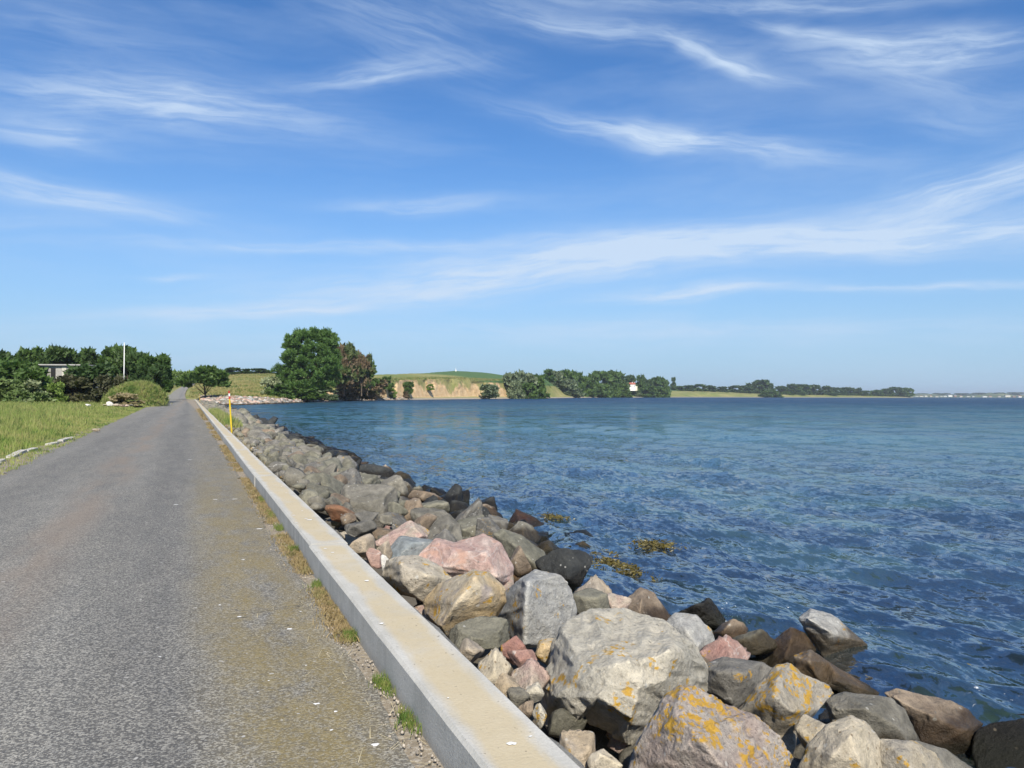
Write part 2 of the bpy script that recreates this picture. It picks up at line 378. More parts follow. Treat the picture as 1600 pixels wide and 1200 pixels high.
def coast_mat():
    m, t = new_mat('coast_grass_sand_and_field'); pos = geo_pos(t); x, y, z = t.sep(pos)
    nor = t.sep(t.node('ShaderNodeNewGeometry').outputs['True Normal'])[2]
    n = t.noise(pos, .03, 6, .65); n2 = t.noise(pos, .35, 6, .7); n3 = t.noise(t.vec('MULTIPLY', pos, (1, 1, .35)), .16, 6, .68)
    grass = t.mix(t.ramp(n, .38, .62), (.17, .20, .06), (.31, .275, .115))
    grass = t.mix(t.ramp(n2, .35, .7, 0, .5), grass, (.10, .145, .04))
    sand = t.mix(t.ramp(n2, .3, .7), (.50, .33, .17), (.62, .46, .27))
    sand = t.mix(t.ramp(t.noise(t.vec('MULTIPLY', pos, (.5, .5, 2.2)), .5, 5, .7), .55, .68, 0, .6), sand, (.30, .20, .11))
    steep = t.ramp(nor, .86, .955, 1.0, 0.0)
    cn = t.math('ADD', t.noise(pos, .07, 6, .62), t.math('MULTIPLY', t.math('SUBTRACT', z, 5.0), .022))
    steep = t.math('MULTIPLY', steep, t.ramp(cn, .52, .60, 1.0, 0.08))
    steep = t.math('MULTIPLY', steep, t.ramp(x, 205, 232, 1, .12))
    c = t.mix(steep, grass, sand)
    # crop field on the hilltop behind the cliff
    crop = t.mix(t.ramp(n2, .3, .7), (.065, .125, .045), (.095, .155, .06))
    fm = t.math('MULTIPLY', t.ramp(x, 160, 190), t.ramp(y, 460, 490)); fm = t.math('MULTIPLY', fm, t.ramp(z, 9.6, 10.6))
    c = t.mix(fm, c, crop)
    beach = t.mix(n2, (.20, .175, .14), (.38, .34, .28))
    c = t.mix(t.ramp(z, -.35, .15, 1, 0), c, beach)
    c = t.mix(t.ramp(z, -1.1, -.85, 1, 0), c, (.055, .05, .035))
    finish(t, principled(t, c, .95, bump(t, n2, .8, .5), .12)); return m

def leaf_mat(name, a, b, dead=None, trans=.25):
    m, t = new_mat(name); pos = geo_pos(t); oi = t.node('ShaderNodeObjectInfo').outputs['Random']
    n = t.noise(pos, .5, 4, .6); n2 = t.noise(pos, 3.1, 2, .6)
    c = t.mix(t.ramp(n, .35, .65), a, b); c = t.mix(t.ramp(n2, .3, .7, 0, .5), c, tuple(v * 1.7 for v in b))
    c = t.mix(t.math('MULTIPLY', oi, .45), c, t.mix(1.0, c, (.62, .72, .9), 'MULTIPLY'))
    if dead: c = t.mix(t.ramp(t.noise(pos, .22, 3, .5), .44, .54), c, dead)
    d = t.node('ShaderNodeBsdfPrincipled', i={'Base Color': c, 'Roughness': .55, 'Specular IOR Level': .25}).outputs[0]
    tr = t.node('ShaderNodeBsdfTranslucent', i={'Color': t.mix(1.0, c, (1.2, 1.5, .6), 'MULTIPLY')}).outputs[0]
    ms = t.node('ShaderNodeMixShader', i={0: trans}); t.l.new(d, ms.inputs[1]); t.l.new(tr, ms.inputs[2])
    finish(t, ms.outputs[0]); return m
def grass_mat(name, a, b, scale=.25, dry=(.36, .30, .14), lush=.8):
    m, t = new_mat(name); pos = geo_pos(t)
    n = t.noise(pos, scale, 5, .65); n2 = t.noise(pos, scale * 9, 4, .7)
    c = t.mix(t.ramp(n, .36, .64), a, b); c = t.mix(t.ramp(n2, .35, .68, 0, .8), c, dry)
    c = t.mix(t.ramp(t.noise(t.vec('ADD', pos, (40, 9, 0)), scale * 2.2, 4, .6), .50, .62, 0, lush), c, (.065, .14, .025))
    d = t.node('ShaderNodeBsdfPrincipled', i={'Base Color': c, 'Roughness': .6, 'Specular IOR Level': .2}).outputs[0]
    tr = t.node('ShaderNodeBsdfTranslucent', i={'Color': c}).outputs[0]
    ms = t.node('ShaderNodeMixShader', i={0: .3}); t.l.new(d, ms.inputs[1]); t.l.new(tr, ms.inputs[2])
    finish(t, ms.outputs[0]); return m
def plain(name, c, rough=.7, spec=.3, var=.25, sc=8.0):
    m, t = new_mat(name); co = obj_co(t); n = t.noise(co, sc, 5, .65)
    cc = t.mix(t.ramp(n, .3, .7), tuple(v * (1 - var) for v in c), tuple(min(.85, v * (1 + var)) for v in c))
    finish(t, principled(t, cc, rough, None, spec)); return m

M_ASPH, M_GROUND, M_COAST = asphalt_mat(), ground_mat(), coast_mat()
M_LEAF = leaf_mat('foliage_mid_green', (.040, .076, .018), (.075, .125, .028))
M_LEAF_BIG = leaf_mat('foliage_bright_green', (.058, .112, .024), (.108, .18, .042))
M_LEAF_DARK = leaf_mat('foliage_dark_green', (.034, .060, .018), (.060, .098, .028))
M_LEAF_GREY = leaf_mat('foliage_willow_grey_green', (.085, .115, .062), (.15, .18, .10))
M_LEAF_SCRUB = leaf_mat('foliage_light_scrub', (.10, .16, .03), (.17, .23, .05))
M_LEAF_OLIVE = leaf_mat('foliage_dark_olive', (.045, .052, .022), (.075, .072, .034))
M_MOUND = leaf_mat('mound_scrub', (.10, .15, .04), (.16, .20, .06))
M_LEAF_DRY = leaf_mat('foliage_half_withered', (.055, .085, .028), (.095, .12, .042), (.145, .105, .065), .2)
M_LEAF_BROWN = leaf_mat('foliage_withered_brown', (.12, .08, .045), (.17, .12, .07), (.07, .075, .03), .1)
M_LEAF_FLOWER = leaf_mat('foliage_with_cream_blossom', (.06, .10, .025), (.11, .15, .05), (.24, .27, .15), .1)
M_BARK = plain('bark', (.12, .095, .07), .9, .1)
M_GRASS = grass_mat('meadow_grass_blades', (.20, .31, .055), (.33, .36, .11))
M_GRASS_DRY = grass_mat('dry_verge_grass', (.35, .26, .14), (.28, .23, .10), 2.0, (.40, .30, .16), .3)
M_GRASS_TUFT = grass_mat('fresh_verge_grass', (.10, .20, .035), (.18, .24, .05), 3.0, (.30, .27, .10))

# ---------------------------------------------------------------- near ground
def shore_top(x):        # height of the visible top of the rubble slope
    return np.where(x < 1.6, 0.02, 0.02 - (x - 1.6) * 0.215)
def near_ground():
    xs = np.concatenate([np.linspace(-420, -60, 24, endpoint=False), np.linspace(-60, -8, 60, endpoint=False), np.linspace(-8, 8, 90), np.linspace(8.8, 60, 20)])
    ys = np.concatenate([np.linspace(-60, 0, 14, endpoint=False), np.linspace(0, 40, 100, endpoint=False), np.linspace(40, 236, 90)])
    X, Y = np.meshgrid(xs, ys); P = np.stack([X.ravel(), Y.ravel(), 0 * X.ravel()], 1)
    n = fbm(P * .25, 3, 3).reshape(X.shape); nf = fbm(P * 2.2, 9, 3).reshape(X.shape)
    Z = np.full(X.shape, -0.012)
    left = np.clip((-4.2 - X) / 3, 0, 1)
    Z += left * (0.10 + .10 * n) + np.clip((-9 - X) / 60, 0, 1.6) * .5 + np.where(X < -4.3, nf * .02, 0)
    base = shore_top(X) - .42
    Z = np.where(X > 1.48, np.maximum(base, -2.9) + nf * .04, Z)
    sea = np.clip((X - 7.2) / 10, 0, 1); Z = np.where(X > 7.2, base[:, :] * 0 + (-1.62 - 1.6 * sea + .15 * n), Z)
    V = np.stack([X.ravel(), Y.ravel(), Z.ravel()], 1); ny, nx = X.shape
    i = np.arange(ny * nx).reshape(ny, nx)
    Fc = np.stack([i[:-1, :-1].ravel(), i[:-1, 1:].ravel(), i[1:, 1:].ravel(), i[1:, :-1].ravel()], 1)
    return tag(link_mesh('ground', mesh_np('ground', V, Fc, M_GROUND, True)), kind='structure')
near_ground()

# ---------------------------------------------------------------- far coast (terrain columns by bearing: distance, height)
def zz(y, u, d): return z_at(u, y, d)
_c = []
def colm(u, *kn): _c.append((u, kn))
W = WATER
#        start          shore        foot          top           crest         back
colm(-900, (150, -.6), (170, -.3), (210, .3), (300, 2), (520, 9), (1500, 14))
colm(0,   (150, -.6), (170, -.3), (210, .3), (300, 2), (520, 9), (1500, 14))
colm(230, (170, -.6), (190, -.2), (235, .1), (300, 1.4), (500, 8), (1500, 14))
colm(265, (185, -.6), (215, -.1), (240, .05), (290, 1.0), (455, 5.9), (1500, 16))
colm(300, (190, -1.5), (222, -.4), (240, .1), (290, 1.1), (455, 6.3), (1500, 16))
colm(330, (180, -2.4), (200, W), (222, .2), (285, 2.0), (480, 12.2), (1500, 17))
colm(372, (170, -2.6), (188, W), (205, .2), (265, 2.3), (480, 13.6), (1500, 18))
colm(430, (195, -2.6), (214, W), (222, -.1), (262, 1.6), (470, 13.2), (1500, 18))
colm(470, (230, -2.6), (250, W), (256, -.1), (275, 1.4), (480, 12.8), (1500, 18))
colm(512, (275, -2.6), (295, W), (301, -.2), (318, 5.0), (490, 13), (1500, 18))
colm(560, (310, -2.6), (332, W), (339, -.1), (349, 6.4), (510, 13.5), (1500, 18))
colm(590, (330, -2.6), (352, W), (359, 0), (371, 8.0), (540, 15), (1500, 19))
colm(620, (352, -2.6), (376, W), (384, .2), (397, 8.6), (620, 17.2), (1500, 20))
colm(660, (385, -2.6), (415, W), (424, .3), (440, 9.9), (680, 19.8), (1500, 22))
colm(712, (430, -2.6), (468, W), (478, .5), (496, 11.2), (760, 24.0), (1500, 25))
colm(760, (480, -2.6), (515, W), (526, .5), (547, 11.2), (780, 23.2), (1500, 25))
colm(786, (510, -2.6), (548, W), (560, .5), (585, 12.0), (800, 21.5), (1500, 24))
colm(802, (530, -2.6), (570, W), (580, .5), (600, 6.5), (830, 15), (1500, 24))
colm(818, (560, -2.6), (600, W), (612, .5), (640, 3.0), (860, 13), (1500, 24))
colm(838, (600, -2.6), (640, W), (655, .5), (690, 12.0), (880, 17), (1500, 24))
colm(848, (620, -2.6), (662, W), (676, .5), (715, 17.5), (880, 19), (1500, 24))
colm(866, (660, -2.6), (705, W), (720, .5), (755, 10.5), (900, 13), (1500, 24))
colm(884, (700, -2.6), (750, W), (768, .5), (810, 2.5), (950, 9), (1500, 22))
colm(930, (850, -2.6), (905, W), (925, .6), (965, 4.5), (1080, 12), (1600, 20))
colm(990, (980, -2.6), (1040, W), (1065, .8), (1110, 7.0), (1250, 13), (1800, 18))
colm(1050, (1130, -2.6), (1200, W), (1230, .8), (1290, 4.5), (1450, 13), (2000, 15))
colm(1105, (1260, -2.6), (1340, W), (1370, .8), (1390, 6.0), (1600, 12.5), (2200, 14))
colm(1160, (1340, -2.6), (1420, W), (1450, .8), (1480, 4.0), (1700, 10), (2300, 12))
colm(1250, (1500, -2.6), (1600, W), (1640, .8), (1680, 4.5), (1900, 8), (2500, 9))
colm(1340, (1650, -2.6), (1760, W), (1790, .8), (1830, 3.0), (2020, 5), (2500, 6))
colm(1415, (1800, -2.6), (1930, W), (1960, .5), (1990, 1.5), (2120, 3), (2400, 2))
colm(1428, (1850, -2.8), (1980, -1.6), (2000, -1.4), (2030, -1.4), (2150, -1.4), (2400, -1.6))
CU = np.array([c[0] for c in _c], float); CK = np.array([c[1] for c in _c], float)   # (n,6,2)
for q_, c_ in enumerate(_c):                      # the bare bluff stands steep
    if 550 < c_[0] < 790: CK[q_, 3, 0] = CK[q_, 2, 0] + (CK[q_, 3, 0] - CK[q_, 2, 0]) * .55
def far_z(u, d):
    D = [np.interp(u, CU, CK[:, k, 0]) for k in range(6)]; Z = [np.interp(u, CU, CK[:, k, 1]) for k in range(6)]
    return float(np.interp(d, D, Z))
def far_coast():
    us = np.concatenate([np.linspace(-900, 200, 60, endpoint=False), np.linspace(200, 1428, 900)])
    sub = (6, 8, 16, 40, 16); segs = []
    tt = np.concatenate([k + np.arange(s) / s for k, s in enumerate(sub)] + [[5.0]])
    D = np.stack([np.interp(us, CU, CK[:, k, 0]) for k in range(6)], 1); Z = np.stack([np.interp(us, CU, CK[:, k, 1]) for k in range(6)], 1)
    k0 = np.minimum(tt.astype(int), 4); fr = tt - k0
    d = D[:, k0] * (1 - fr) + D[:, k0 + 1] * fr; z = Z[:, k0] * (1 - fr) + Z[:, k0 + 1] * fr
    U = np.repeat(us[:, None], len(tt), 1)
    X = FH.x * d + RH.x * d * (U - 800) / F; Y = FH.y * d + RH.y * d * (U - 800) / F
    P = np.stack([X.ravel(), Y.ravel(), z.ravel()], 1)
    n = fbm(P * np.array([.09, .09, .12]), 21, 4, .6).reshape(X.shape); n2 = fbm(P * .02, 5, 3).reshape(X.shape)
    cliff = np.exp(-((tt[None, :] - 2.7) / .55) ** 2) * np.clip((U - 520) / 40, 0, 1)
    push = cliff * n * 3.2 * np.clip(d / 450, .5, 1.6)
    d2 = d + push
    X = FH.x * d2 + RH.x * d2 * (U - 800) / F; Y = FH.y * d2 + RH.y * d2 * (U - 800) / F
    z = z + cliff * n * .55 + n2 * .5 * np.clip((tt[None, :] - 3), 0, 1) + np.where(tt[None, :] > 3.02, np.abs(n) * .25, 0)
    V = np.stack([X.ravel(), Y.ravel(), z.ravel()], 1); a, b = X.shape; i = np.arange(a * b).reshape(a, b)
    Fc = np.stack([i[:-1, :-1].ravel(), i[1:, :-1].ravel(), i[1:, 1:].ravel(), i[:-1, 1:].ravel()], 1)
    tag(link_mesh('coast_terrain', mesh_np('coast_terrain', V, Fc, M_COAST, True)), kind='structure')
far_coast()

# sheet under everything out to the horizon (seabed and land base)
def base_sheet():
    bm = bmesh.new(); bmesh.ops.create_grid(bm, x_segments=24, y_segments=24, size=9400, matrix=Matrix.Translation((0, 0, -4.0)))
    m = plain('seabed_sand', (.09, .085, .055), .9, .1, .3, .01)
    tag(link_mesh('seabed', bm_mesh('seabed', bm, m)), kind='structure')
base_sheet()

# ---------------------------------------------------------------- road
def strip(name, left, right, z, mat, ys=None, nx=8, zf=None):
    """sheet between two x(y) polylines"""
    V = []; ly, lx = zip(*left); ry, rx = zip(*right)
    for y in ys:
        a, b = np.interp(y, ly, lx), np.interp(y, ry, rx)
        for k in range(nx + 1):
            V.append((a + (b - a) * k / nx, y, z + (zf(y) if zf else 0)))
    V = np.array(V); n = len(ys); i = np.arange(n * (nx + 1)).reshape(n, nx + 1)
    Fc = np.stack([i[:-1, :-1].ravel(), i[:-1, 1:].ravel(), i[1:, 1:].ravel(), i[1:, :-1].ravel()], 1)
    return mesh_np(name, V, Fc, mat, True)
def edge_pts(lst, z=0): return [(lambda p: (p.y, p.x))(on_z(u, y, z)) for u, y in lst]
LEFT_E = [(-40, -4.0), (0, -4.0)] + edge_pts([(0, 741), (60, 712), (109, 690), (150, 671), (194, 651), (222, 638)]) + [(150, -5.4), (215, -6.3)]
LEFT_E = [p for k, p in enumerate(LEFT_E) if k == 0 or p[0] > LEFT_E[k - 1][0] + .5]
RIGHT_E = [(-40, .97), (6, .97), (20, .93), (60, .80), (120, .3), (215, -.9)]
def build_road():
    ys = np.concatenate([np.arange(-40, 0, 2), np.arange(0, 40, .12), np.arange(40, 216, 1.0)])
    ly, lx = zip(*LEFT_E); ry, rx = zip(*RIGHT_E); V = []; nx = 10
    for j, y in enumerate(ys):
        jl = float(fbm(np.array([[0, y * 1.3, 0]]), 4, 3)[0]) * .11; jr = float(fbm(np.array([[5, y * 2.2, 0]]), 8, 4)[0]) * .05
        a, b = np.interp(y, ly, lx) + jl, np.interp(y, ry, rx) + jr
        for k in range(nx + 1): V.append((a + (b - a) * k / nx, y, 0.004 + .03 * math.sin(math.pi * k / nx)))
    n = len(ys); i = np.arange(n * (nx + 1)).reshape(n, nx + 1)
    Fc = np.stack([i[:-1, :-1].ravel(), i[:-1, 1:].ravel(), i[1:, 1:].ravel(), i[1:, :-1].ravel()], 1)
    tag(link_mesh('road', mesh_np('road', np.array(V), Fc, M_ASPH, True)), kind='structure')
    # the far stretch climbs the hill and swings right
    rows = [(205, 250, 296, -.004), (232, 255, 291, .02), (262, 262, 289.5, .45), (290, 267, 289.5, 1.05), (330, 272, 291, 2.0), (375, 279, 294, 3.3), (415, 285, 299, 4.6), (452, 291, 306, 5.95), (520, 302, 316, 7.6)]
    D = np.linspace(205, 520, 90); V = []; rr = np.array(rows)
    for d in D:
        a, b, z = np.interp(d, rr[:, 0], rr[:, 1]), np.interp(d, rr[:, 0], rr[:, 2]), np.interp(d, rr[:, 0], rr[:, 3])
        for k in range(7):
            u = a + (b - a) * k / 6; x, y = ground_xy(u, d); zt = max(far_z(u, d), -.02) + .30 + (.1 if d > 260 else 0)
            V.append((x, y, max(z, zt) if d > 245 else .045 + max(0, (d - 225)) * .012))
    i = np.arange(len(D) * 7).reshape(len(D), 7)
    Fc = np.stack([i[:-1, :-1].ravel(), i[:-1, 1:].ravel(), i[1:, 1:].ravel(), i[1:, :-1].ravel()], 1)
    tag(link_mesh('road_beyond', mesh_np('road_beyond', np.array(V), Fc, M_ASPH, True)), kind='structure')
build_road()

# ---------------------------------------------------------------- sea wall in poured sections
WX0, WX1, WH = 1.105, 1.48, .219
def build_wall():
    root = empty('sea_wall', (WX0, 0, 0), 'long low concrete sea wall with ochre stained top between road and boulders', 'wall')
    y = -13.35; k = 0; ys = []
    j0 = 8.05
    starts = [j0 + 7.1 * i for i in range(-3, 30)]
    for a in starts:
        b = a + 7.1
        bm = bmesh.new(); dz = random.uniform(-.0018, .0018); dx = random.uniform(-.010, .010)
        n = 14
        prof = [(0, -.35), (0, WH - .018), (.018, WH), (WX1 - WX0 - .018, WH), (WX1 - WX0, WH - .018), (WX1 - WX0, -.35)]
        rings = []
        for i in range(n + 1):
            yy = a + .022 + (b - a - .044) * i / n
            rings.append([bm.verts.new((px + dx + random.uniform(-.0012, .0012), yy, pz + dz + random.uniform(-.0015, .0015))) for px, pz in prof])
        for i in range(n):
            for q in range(len(prof) - 1): bm.faces.new((rings[i][q], rings[i][q + 1], rings[i + 1][q + 1], rings[i + 1][q]))
        bm.faces.new(rings[0]); bm.faces.new(rings[-1][::-1])
        bmesh.ops.recalc_face_normals(bm, faces=bm.faces)
        o = link_mesh('wall_section', bm_mesh('wall_section', bm, M_CONC), root)
    # mortar filling the joints, set back from the faces
    bm = bmesh.new()
    for a in starts: add_box(bm, .012, WX1 - WX0 - .012, a - .026, a + .026, -.3, WH - .06)
    link_mesh('joint_filler', bm_mesh('joint_filler', bm, plain('dark_joint', (.12, .11, .10), .9, .1)), root)['kind'] = 'stuff'
    # rough footing that shows on the sea side
    m = rock_mat('rough_footing_concrete', (.23, .22, .20), (.30, .29, .26), 0, .6, wet=False)
    V = []; ys = np.arange(-12, 220, .25)
    P = lambda q, s: float(fbm(np.array([[q * 1.5, s * 3.1, 0]]), 31, 3)[0])
    for yy in ys:
        w = .16 + .05 * P(yy, 1)
        for (x, z) in ((WX1 - .04, .10), (WX1 + .04, .075), (WX1 + w, .02 + .02 * P(yy, 2)), (WX1 + w + .06, -.13), (WX1 + w + .07, -.5)):
            V.append((x + .012 * P(yy, 4), yy, z + .012 * P(yy, 3)))
    i = np.arange(len(ys) * 5).reshape(len(ys), 5)
    Fc = np.stack([i[:-1, :-1].ravel(), i[:-1, 1:].ravel(), i[1:, 1:].ravel(), i[1:, :-1].ravel()], 1)
    f = link_mesh('footing', mesh_np('footing', np.array(V), Fc, m), root); f.location = (-WX0, 0, 0)
build_wall()

# ---------------------------------------------------------------- water
def water_mat():
    m, t = new_mat('sea_water'); pos = geo_pos(t); g = t.node('ShaderNodeNewGeometry'); x, y, z = t.sep(pos)
    dist = t.vec('LENGTH', pos)
    # small ripples as tilts of the surface normal
    def tilt(sx, sy, sc, amt, off):
        q = t.vec('ADD', t.vec('MULTIPLY', pos, (sx, sy, 0)), (off, off * .7, 0))
        r = t.node('ShaderNodeVectorRotate', rotation_type='Z_AXIS'); t.put(r.inputs[0], q); r.inputs['Angle'].default_value = R(12)
        n = t.noise(r.outputs[0], sc, 3, .6, .4, color=True)
        return t.vec('MULTIPLY', t.vec('SUBTRACT', n, (.5, .5, .5)), amt)
    a1 = tilt(1.0, .35, 5.5, (1.35, .9, 0), 3); a2 = tilt(1.0, .45, 13, (1.5, 1.2, 0), 11); a3 = tilt(1, .38, 1.5, (1.1, .7, 0), 29); a4 = tilt(1, .6, .45, (2.6, 2.6, 0), 51); a5 = tilt(1, .8, .13, (2.6, 2.6, 0), 71)
    far = t.ramp(dist, 25, 140, .35, 1.8)
    tl = t.vec('ADD', t.vec('ADD', a1, a2), t.vec('SCALE', a3, far))
    tl = t.vec('ADD', tl, t.vec('SCALE', a4, t.ramp(dist, 25, 200, 0, 1.3)))
    tl = t.vec('ADD', tl, t.vec('SCALE', a5, t.ramp(dist, 120, 500, 0, 1.2)))
    nn = t.vec('NORMALIZE', t.vec('ADD', g.outputs['Normal'], tl))
    # colour of the water body over sand, weed and depth
    q = t.vec('MULTIPLY', pos, (.06, .035, 0))
    n1 = t.noise(q, 1.0, 4, .55, .5)
    deep, teal, weed = (.010, .042, .096), (.028, .094, .108), (.026, .028, .028)
    band = t.ramp(dist, 10, 30, 0, 1); bandf = t.ramp(dist, 60, 420, 1, .06)
    k = t.math('MULTIPLY', t.math('MULTIPLY', band, bandf), t.ramp(n1, .36, .60, .60, 1.0))
    c = t.mix(k, deep, teal)
    n3 = t.noise(t.vec('MULTIPLY', pos, (.42, .22, 0)), 1.0, 4, .6, .3)
    nearm = t.ramp(dist, 16, 60, 1, 0)
    c = t.mix(t.math('MULTIPLY', nearm, .75), c, (.034, .054, .062))
    c = t.mix(t.math('MULTIPLY', nearm, t.ramp(n3, .44, .62, .0, .5)), c, weed)
    c = t.mix(t.math('MULTIPLY', nearm, t.ramp(n3, .52, .38, 0.0, .75)), c, (.055, .105, .085))
    gu = t.noise(t.vec('MULTIPLY', pos, (1, 1, 0)), .035, 11, .82, .3)            # gusts and wave groups: shading of distant waves put into the body colour
    gm = t.math('MULTIPLY', t.ramp(dist, 30, 150, 0, 1), t.ramp(gu, .40, .60, 0, 1))
    c = t.mix(t.math('MULTIPLY', gm, .45), c, t.mix(1.0, c, (.35, .45, .55), 'MULTIPLY'))
    sh = t.ramp(x, 6.2, 12.5, 1, 0)
    dif = t.node('ShaderNodeBsdfDiffuse', i={'Color': c, 'Normal': nn}).outputs[0]
    trn = t.node('ShaderNodeBsdfTransparent', i={'Color': (.42, .55, .50, 1)}).outputs[0]
    b1 = t.node('ShaderNodeMixShader'); t.put(b1.inputs[0], t.math('MULTIPLY', sh, .65)); t.l.new(dif, b1.inputs[1]); t.l.new(trn, b1.inputs[2])
    gl = t.node('ShaderNodeBsdfGlossy', i={'Color': (1, 1, 1, 1), 'Roughness': t.ramp(dist, 20, 250, .04, .20), 'Normal': nn}).outputs[0]
    fr = t.node('ShaderNodeFresnel', i={'IOR': 1.33, 'Normal': nn}).outputs[0]
    fr = t.math('MINIMUM', fr, t.math('SUBTRACT', t.ramp(dist, 14, 300, .42, .24), t.math('MULTIPLY', gm, .08)))
    b2 = t.node('ShaderNodeMixShader'); t.put(b2.inputs[0], fr); t.l.new(b1.outputs[0], b2.inputs[1]); t.l.new(gl, b2.inputs[2])
    # scraps of foam by the stones
    fo = t.math('MULTIPLY', t.ramp(t.noise(pos, 14, 6, .75, .6), .60, .68), t.ramp(t.noise(pos, 1.1, 2, .5), .58, .68))
    fo = t.math('MULTIPLY', fo, t.ramp(x, 6.6, 7.9, 1, 0))
    fd = t.node('ShaderNodeBsdfDiffuse', i={'Color': (.75, .77, .78, 1)}).outputs[0]
    b3 = t.node('ShaderNodeMixShader'); t.put(b3.inputs[0], t.math('MULTIPLY', fo, .8)); t.l.new(b2.outputs[0], b3.inputs[1]); t.l.new(fd, b3.inputs[2])
    finish(t, b3.outputs[0]); return m
def build_water():
    azs = np.concatenate([np.linspace(-70, -15, 20, endpoint=False), np.linspace(-15, 62, 720, endpoint=False), np.linspace(62, 170, 60)])
    vv = np.concatenate([np.linspace(1 / 2.6, 1 / 150, 560, endpoint=False), 1 / np.geomspace(150, 9200, 60)])
    r = 1 / vv; A, Rr = np.meshgrid(np.radians(azs), r); X = Rr * np.sin(A); Y = Rr * np.cos(A)
    Z = np.zeros_like(X); rg = np.random.default_rng(5); DX = np.zeros_like(X); DY = np.zeros_like(X)
    P = np.stack([X.ravel() * .12, Y.ravel() * .12, 0 * X.ravel()], 1); gust = (1 + .45 * fbm(P, 77, 2)).reshape(X.shape)
    for k in range(70):
        lam = math.exp(rg.uniform(math.log(.22), math.log(1.9))); th = math.pi + R(10) + rg.normal(0, .42)
        amp = .0068 * lam ** .95 * rg.uniform(.6, 1.3); kk = 2 * math.pi / lam; ph = rg.uniform(0, 6.28)
        fade = np.clip(1.3 - (Rr ** 2 / 3360 * .95) / (lam * .42), 0, 1) * np.clip(1.6 - (Rr * R(77 / 800)) / (lam * .3), 0, 1)
        arg = kk * (X * math.cos(th) + Y * math.sin(th)) + ph
        Z += amp * fade * np.sin(arg); c = amp * .8 * fade * np.cos(arg); DX += c * math.cos(th); DY += c * math.sin(th)
    for k in range(26):
        lam = math.exp(rg.uniform(math.log(2.6), math.log(9))); th = math.pi + R(5) + rg.normal(0, .35); kk = 2 * math.pi / lam
        fade = np.clip(1.4 - (Rr ** 2 / 3360 * .95) / (lam * .5), 0, 1); arg = kk * (X * math.cos(th) + Y * math.sin(th)) + rg.uniform(0, 6.28)
        Z += .0027 * lam * fade * np.sin(arg)
    Z *= gust
    V = np.stack([(X + DX).ravel(), (Y + DY).ravel(), (WATER + Z).ravel()], 1)
    a, b = X.shape; i = np.arange(a * b).reshape(a, b)
    Fc = np.stack([i[:-1, :-1].ravel(), i[1:, :-1].ravel(), i[1:, 1:].ravel(), i[:-1, 1:].ravel()], 1)
    me = mesh_np('water', V, Fc, water_mat(), True)
    tag(link_mesh('water', me), kind='structure')
build_water()

# ---------------------------------------------------------------- stones
_ico = {}
def ico(level):
    if level not in _ico:
        bm = bmesh.new(); bmesh.ops.create_icosphere(bm, subdivisions=level, radius=1)
        V = np.array([v.co[:] for v in bm.verts]); Fc = np.array([[v.index for v in f.verts] for f in bm.faces]); bm.free()
        V /= np.linalg.norm(V, axis=1)[:, None]; _ico[level] = (V, Fc)
    return _ico[level]
def rock_shape(level, seed, planes=None, npl=13, p=34, rough=.03):
    V, Fc = ico(level); rg = np.random.default_rng(seed)
    if planes is None: N = rg.normal(size=(npl, 3)); D = rg.uniform(.55, 1.0, npl)
    else:
        N = np.array([q[:3] for q in planes], float); D = np.array([q[3] for q in planes], float)
        N = np.vstack([N, rg.normal(size=(3, 3))]); D = np.concatenate([D, [1.15] * 3])
    N /= np.linalg.norm(N, axis=1)[:, None]
    W2 = V + .07 * np.stack([vnoise(V * 1.6 + 5, seed + 1), vnoise(V * 1.6 + 9, seed + 2), vnoise(V * 1.6 + 13, seed + 3)], 1)
    W2 /= np.linalg.norm(W2, axis=1)[:, None]
    nv = np.maximum(W2 @ N.T, 1e-3) / D[None, :]
    inv = (nv ** p).sum(1) ** (1 / p); r = 1 / np.maximum(inv, 1 / 1.5)
    P = V * r[:, None]
    r = r * (1 + rough * fbm(P * 2.6 + 7, seed + 5, 5 if level > 4 else 3, .6))
    if level >= 5:                                          # chipped, slightly stepped break faces
        s = fbm(P * 6.0 + 3, seed + 9, 4, .6); r = r * (1 + .018 * s + .02 * np.round(fbm(P * 2.3 + 8, seed + 31, 2) * 3) / 3) * (1 - .022 * np.clip(np.abs(fbm(P * 2.1 + 1, seed + 4, 3)) * -12 + 1, 0, 1))
    return V * r[:, None], Fc

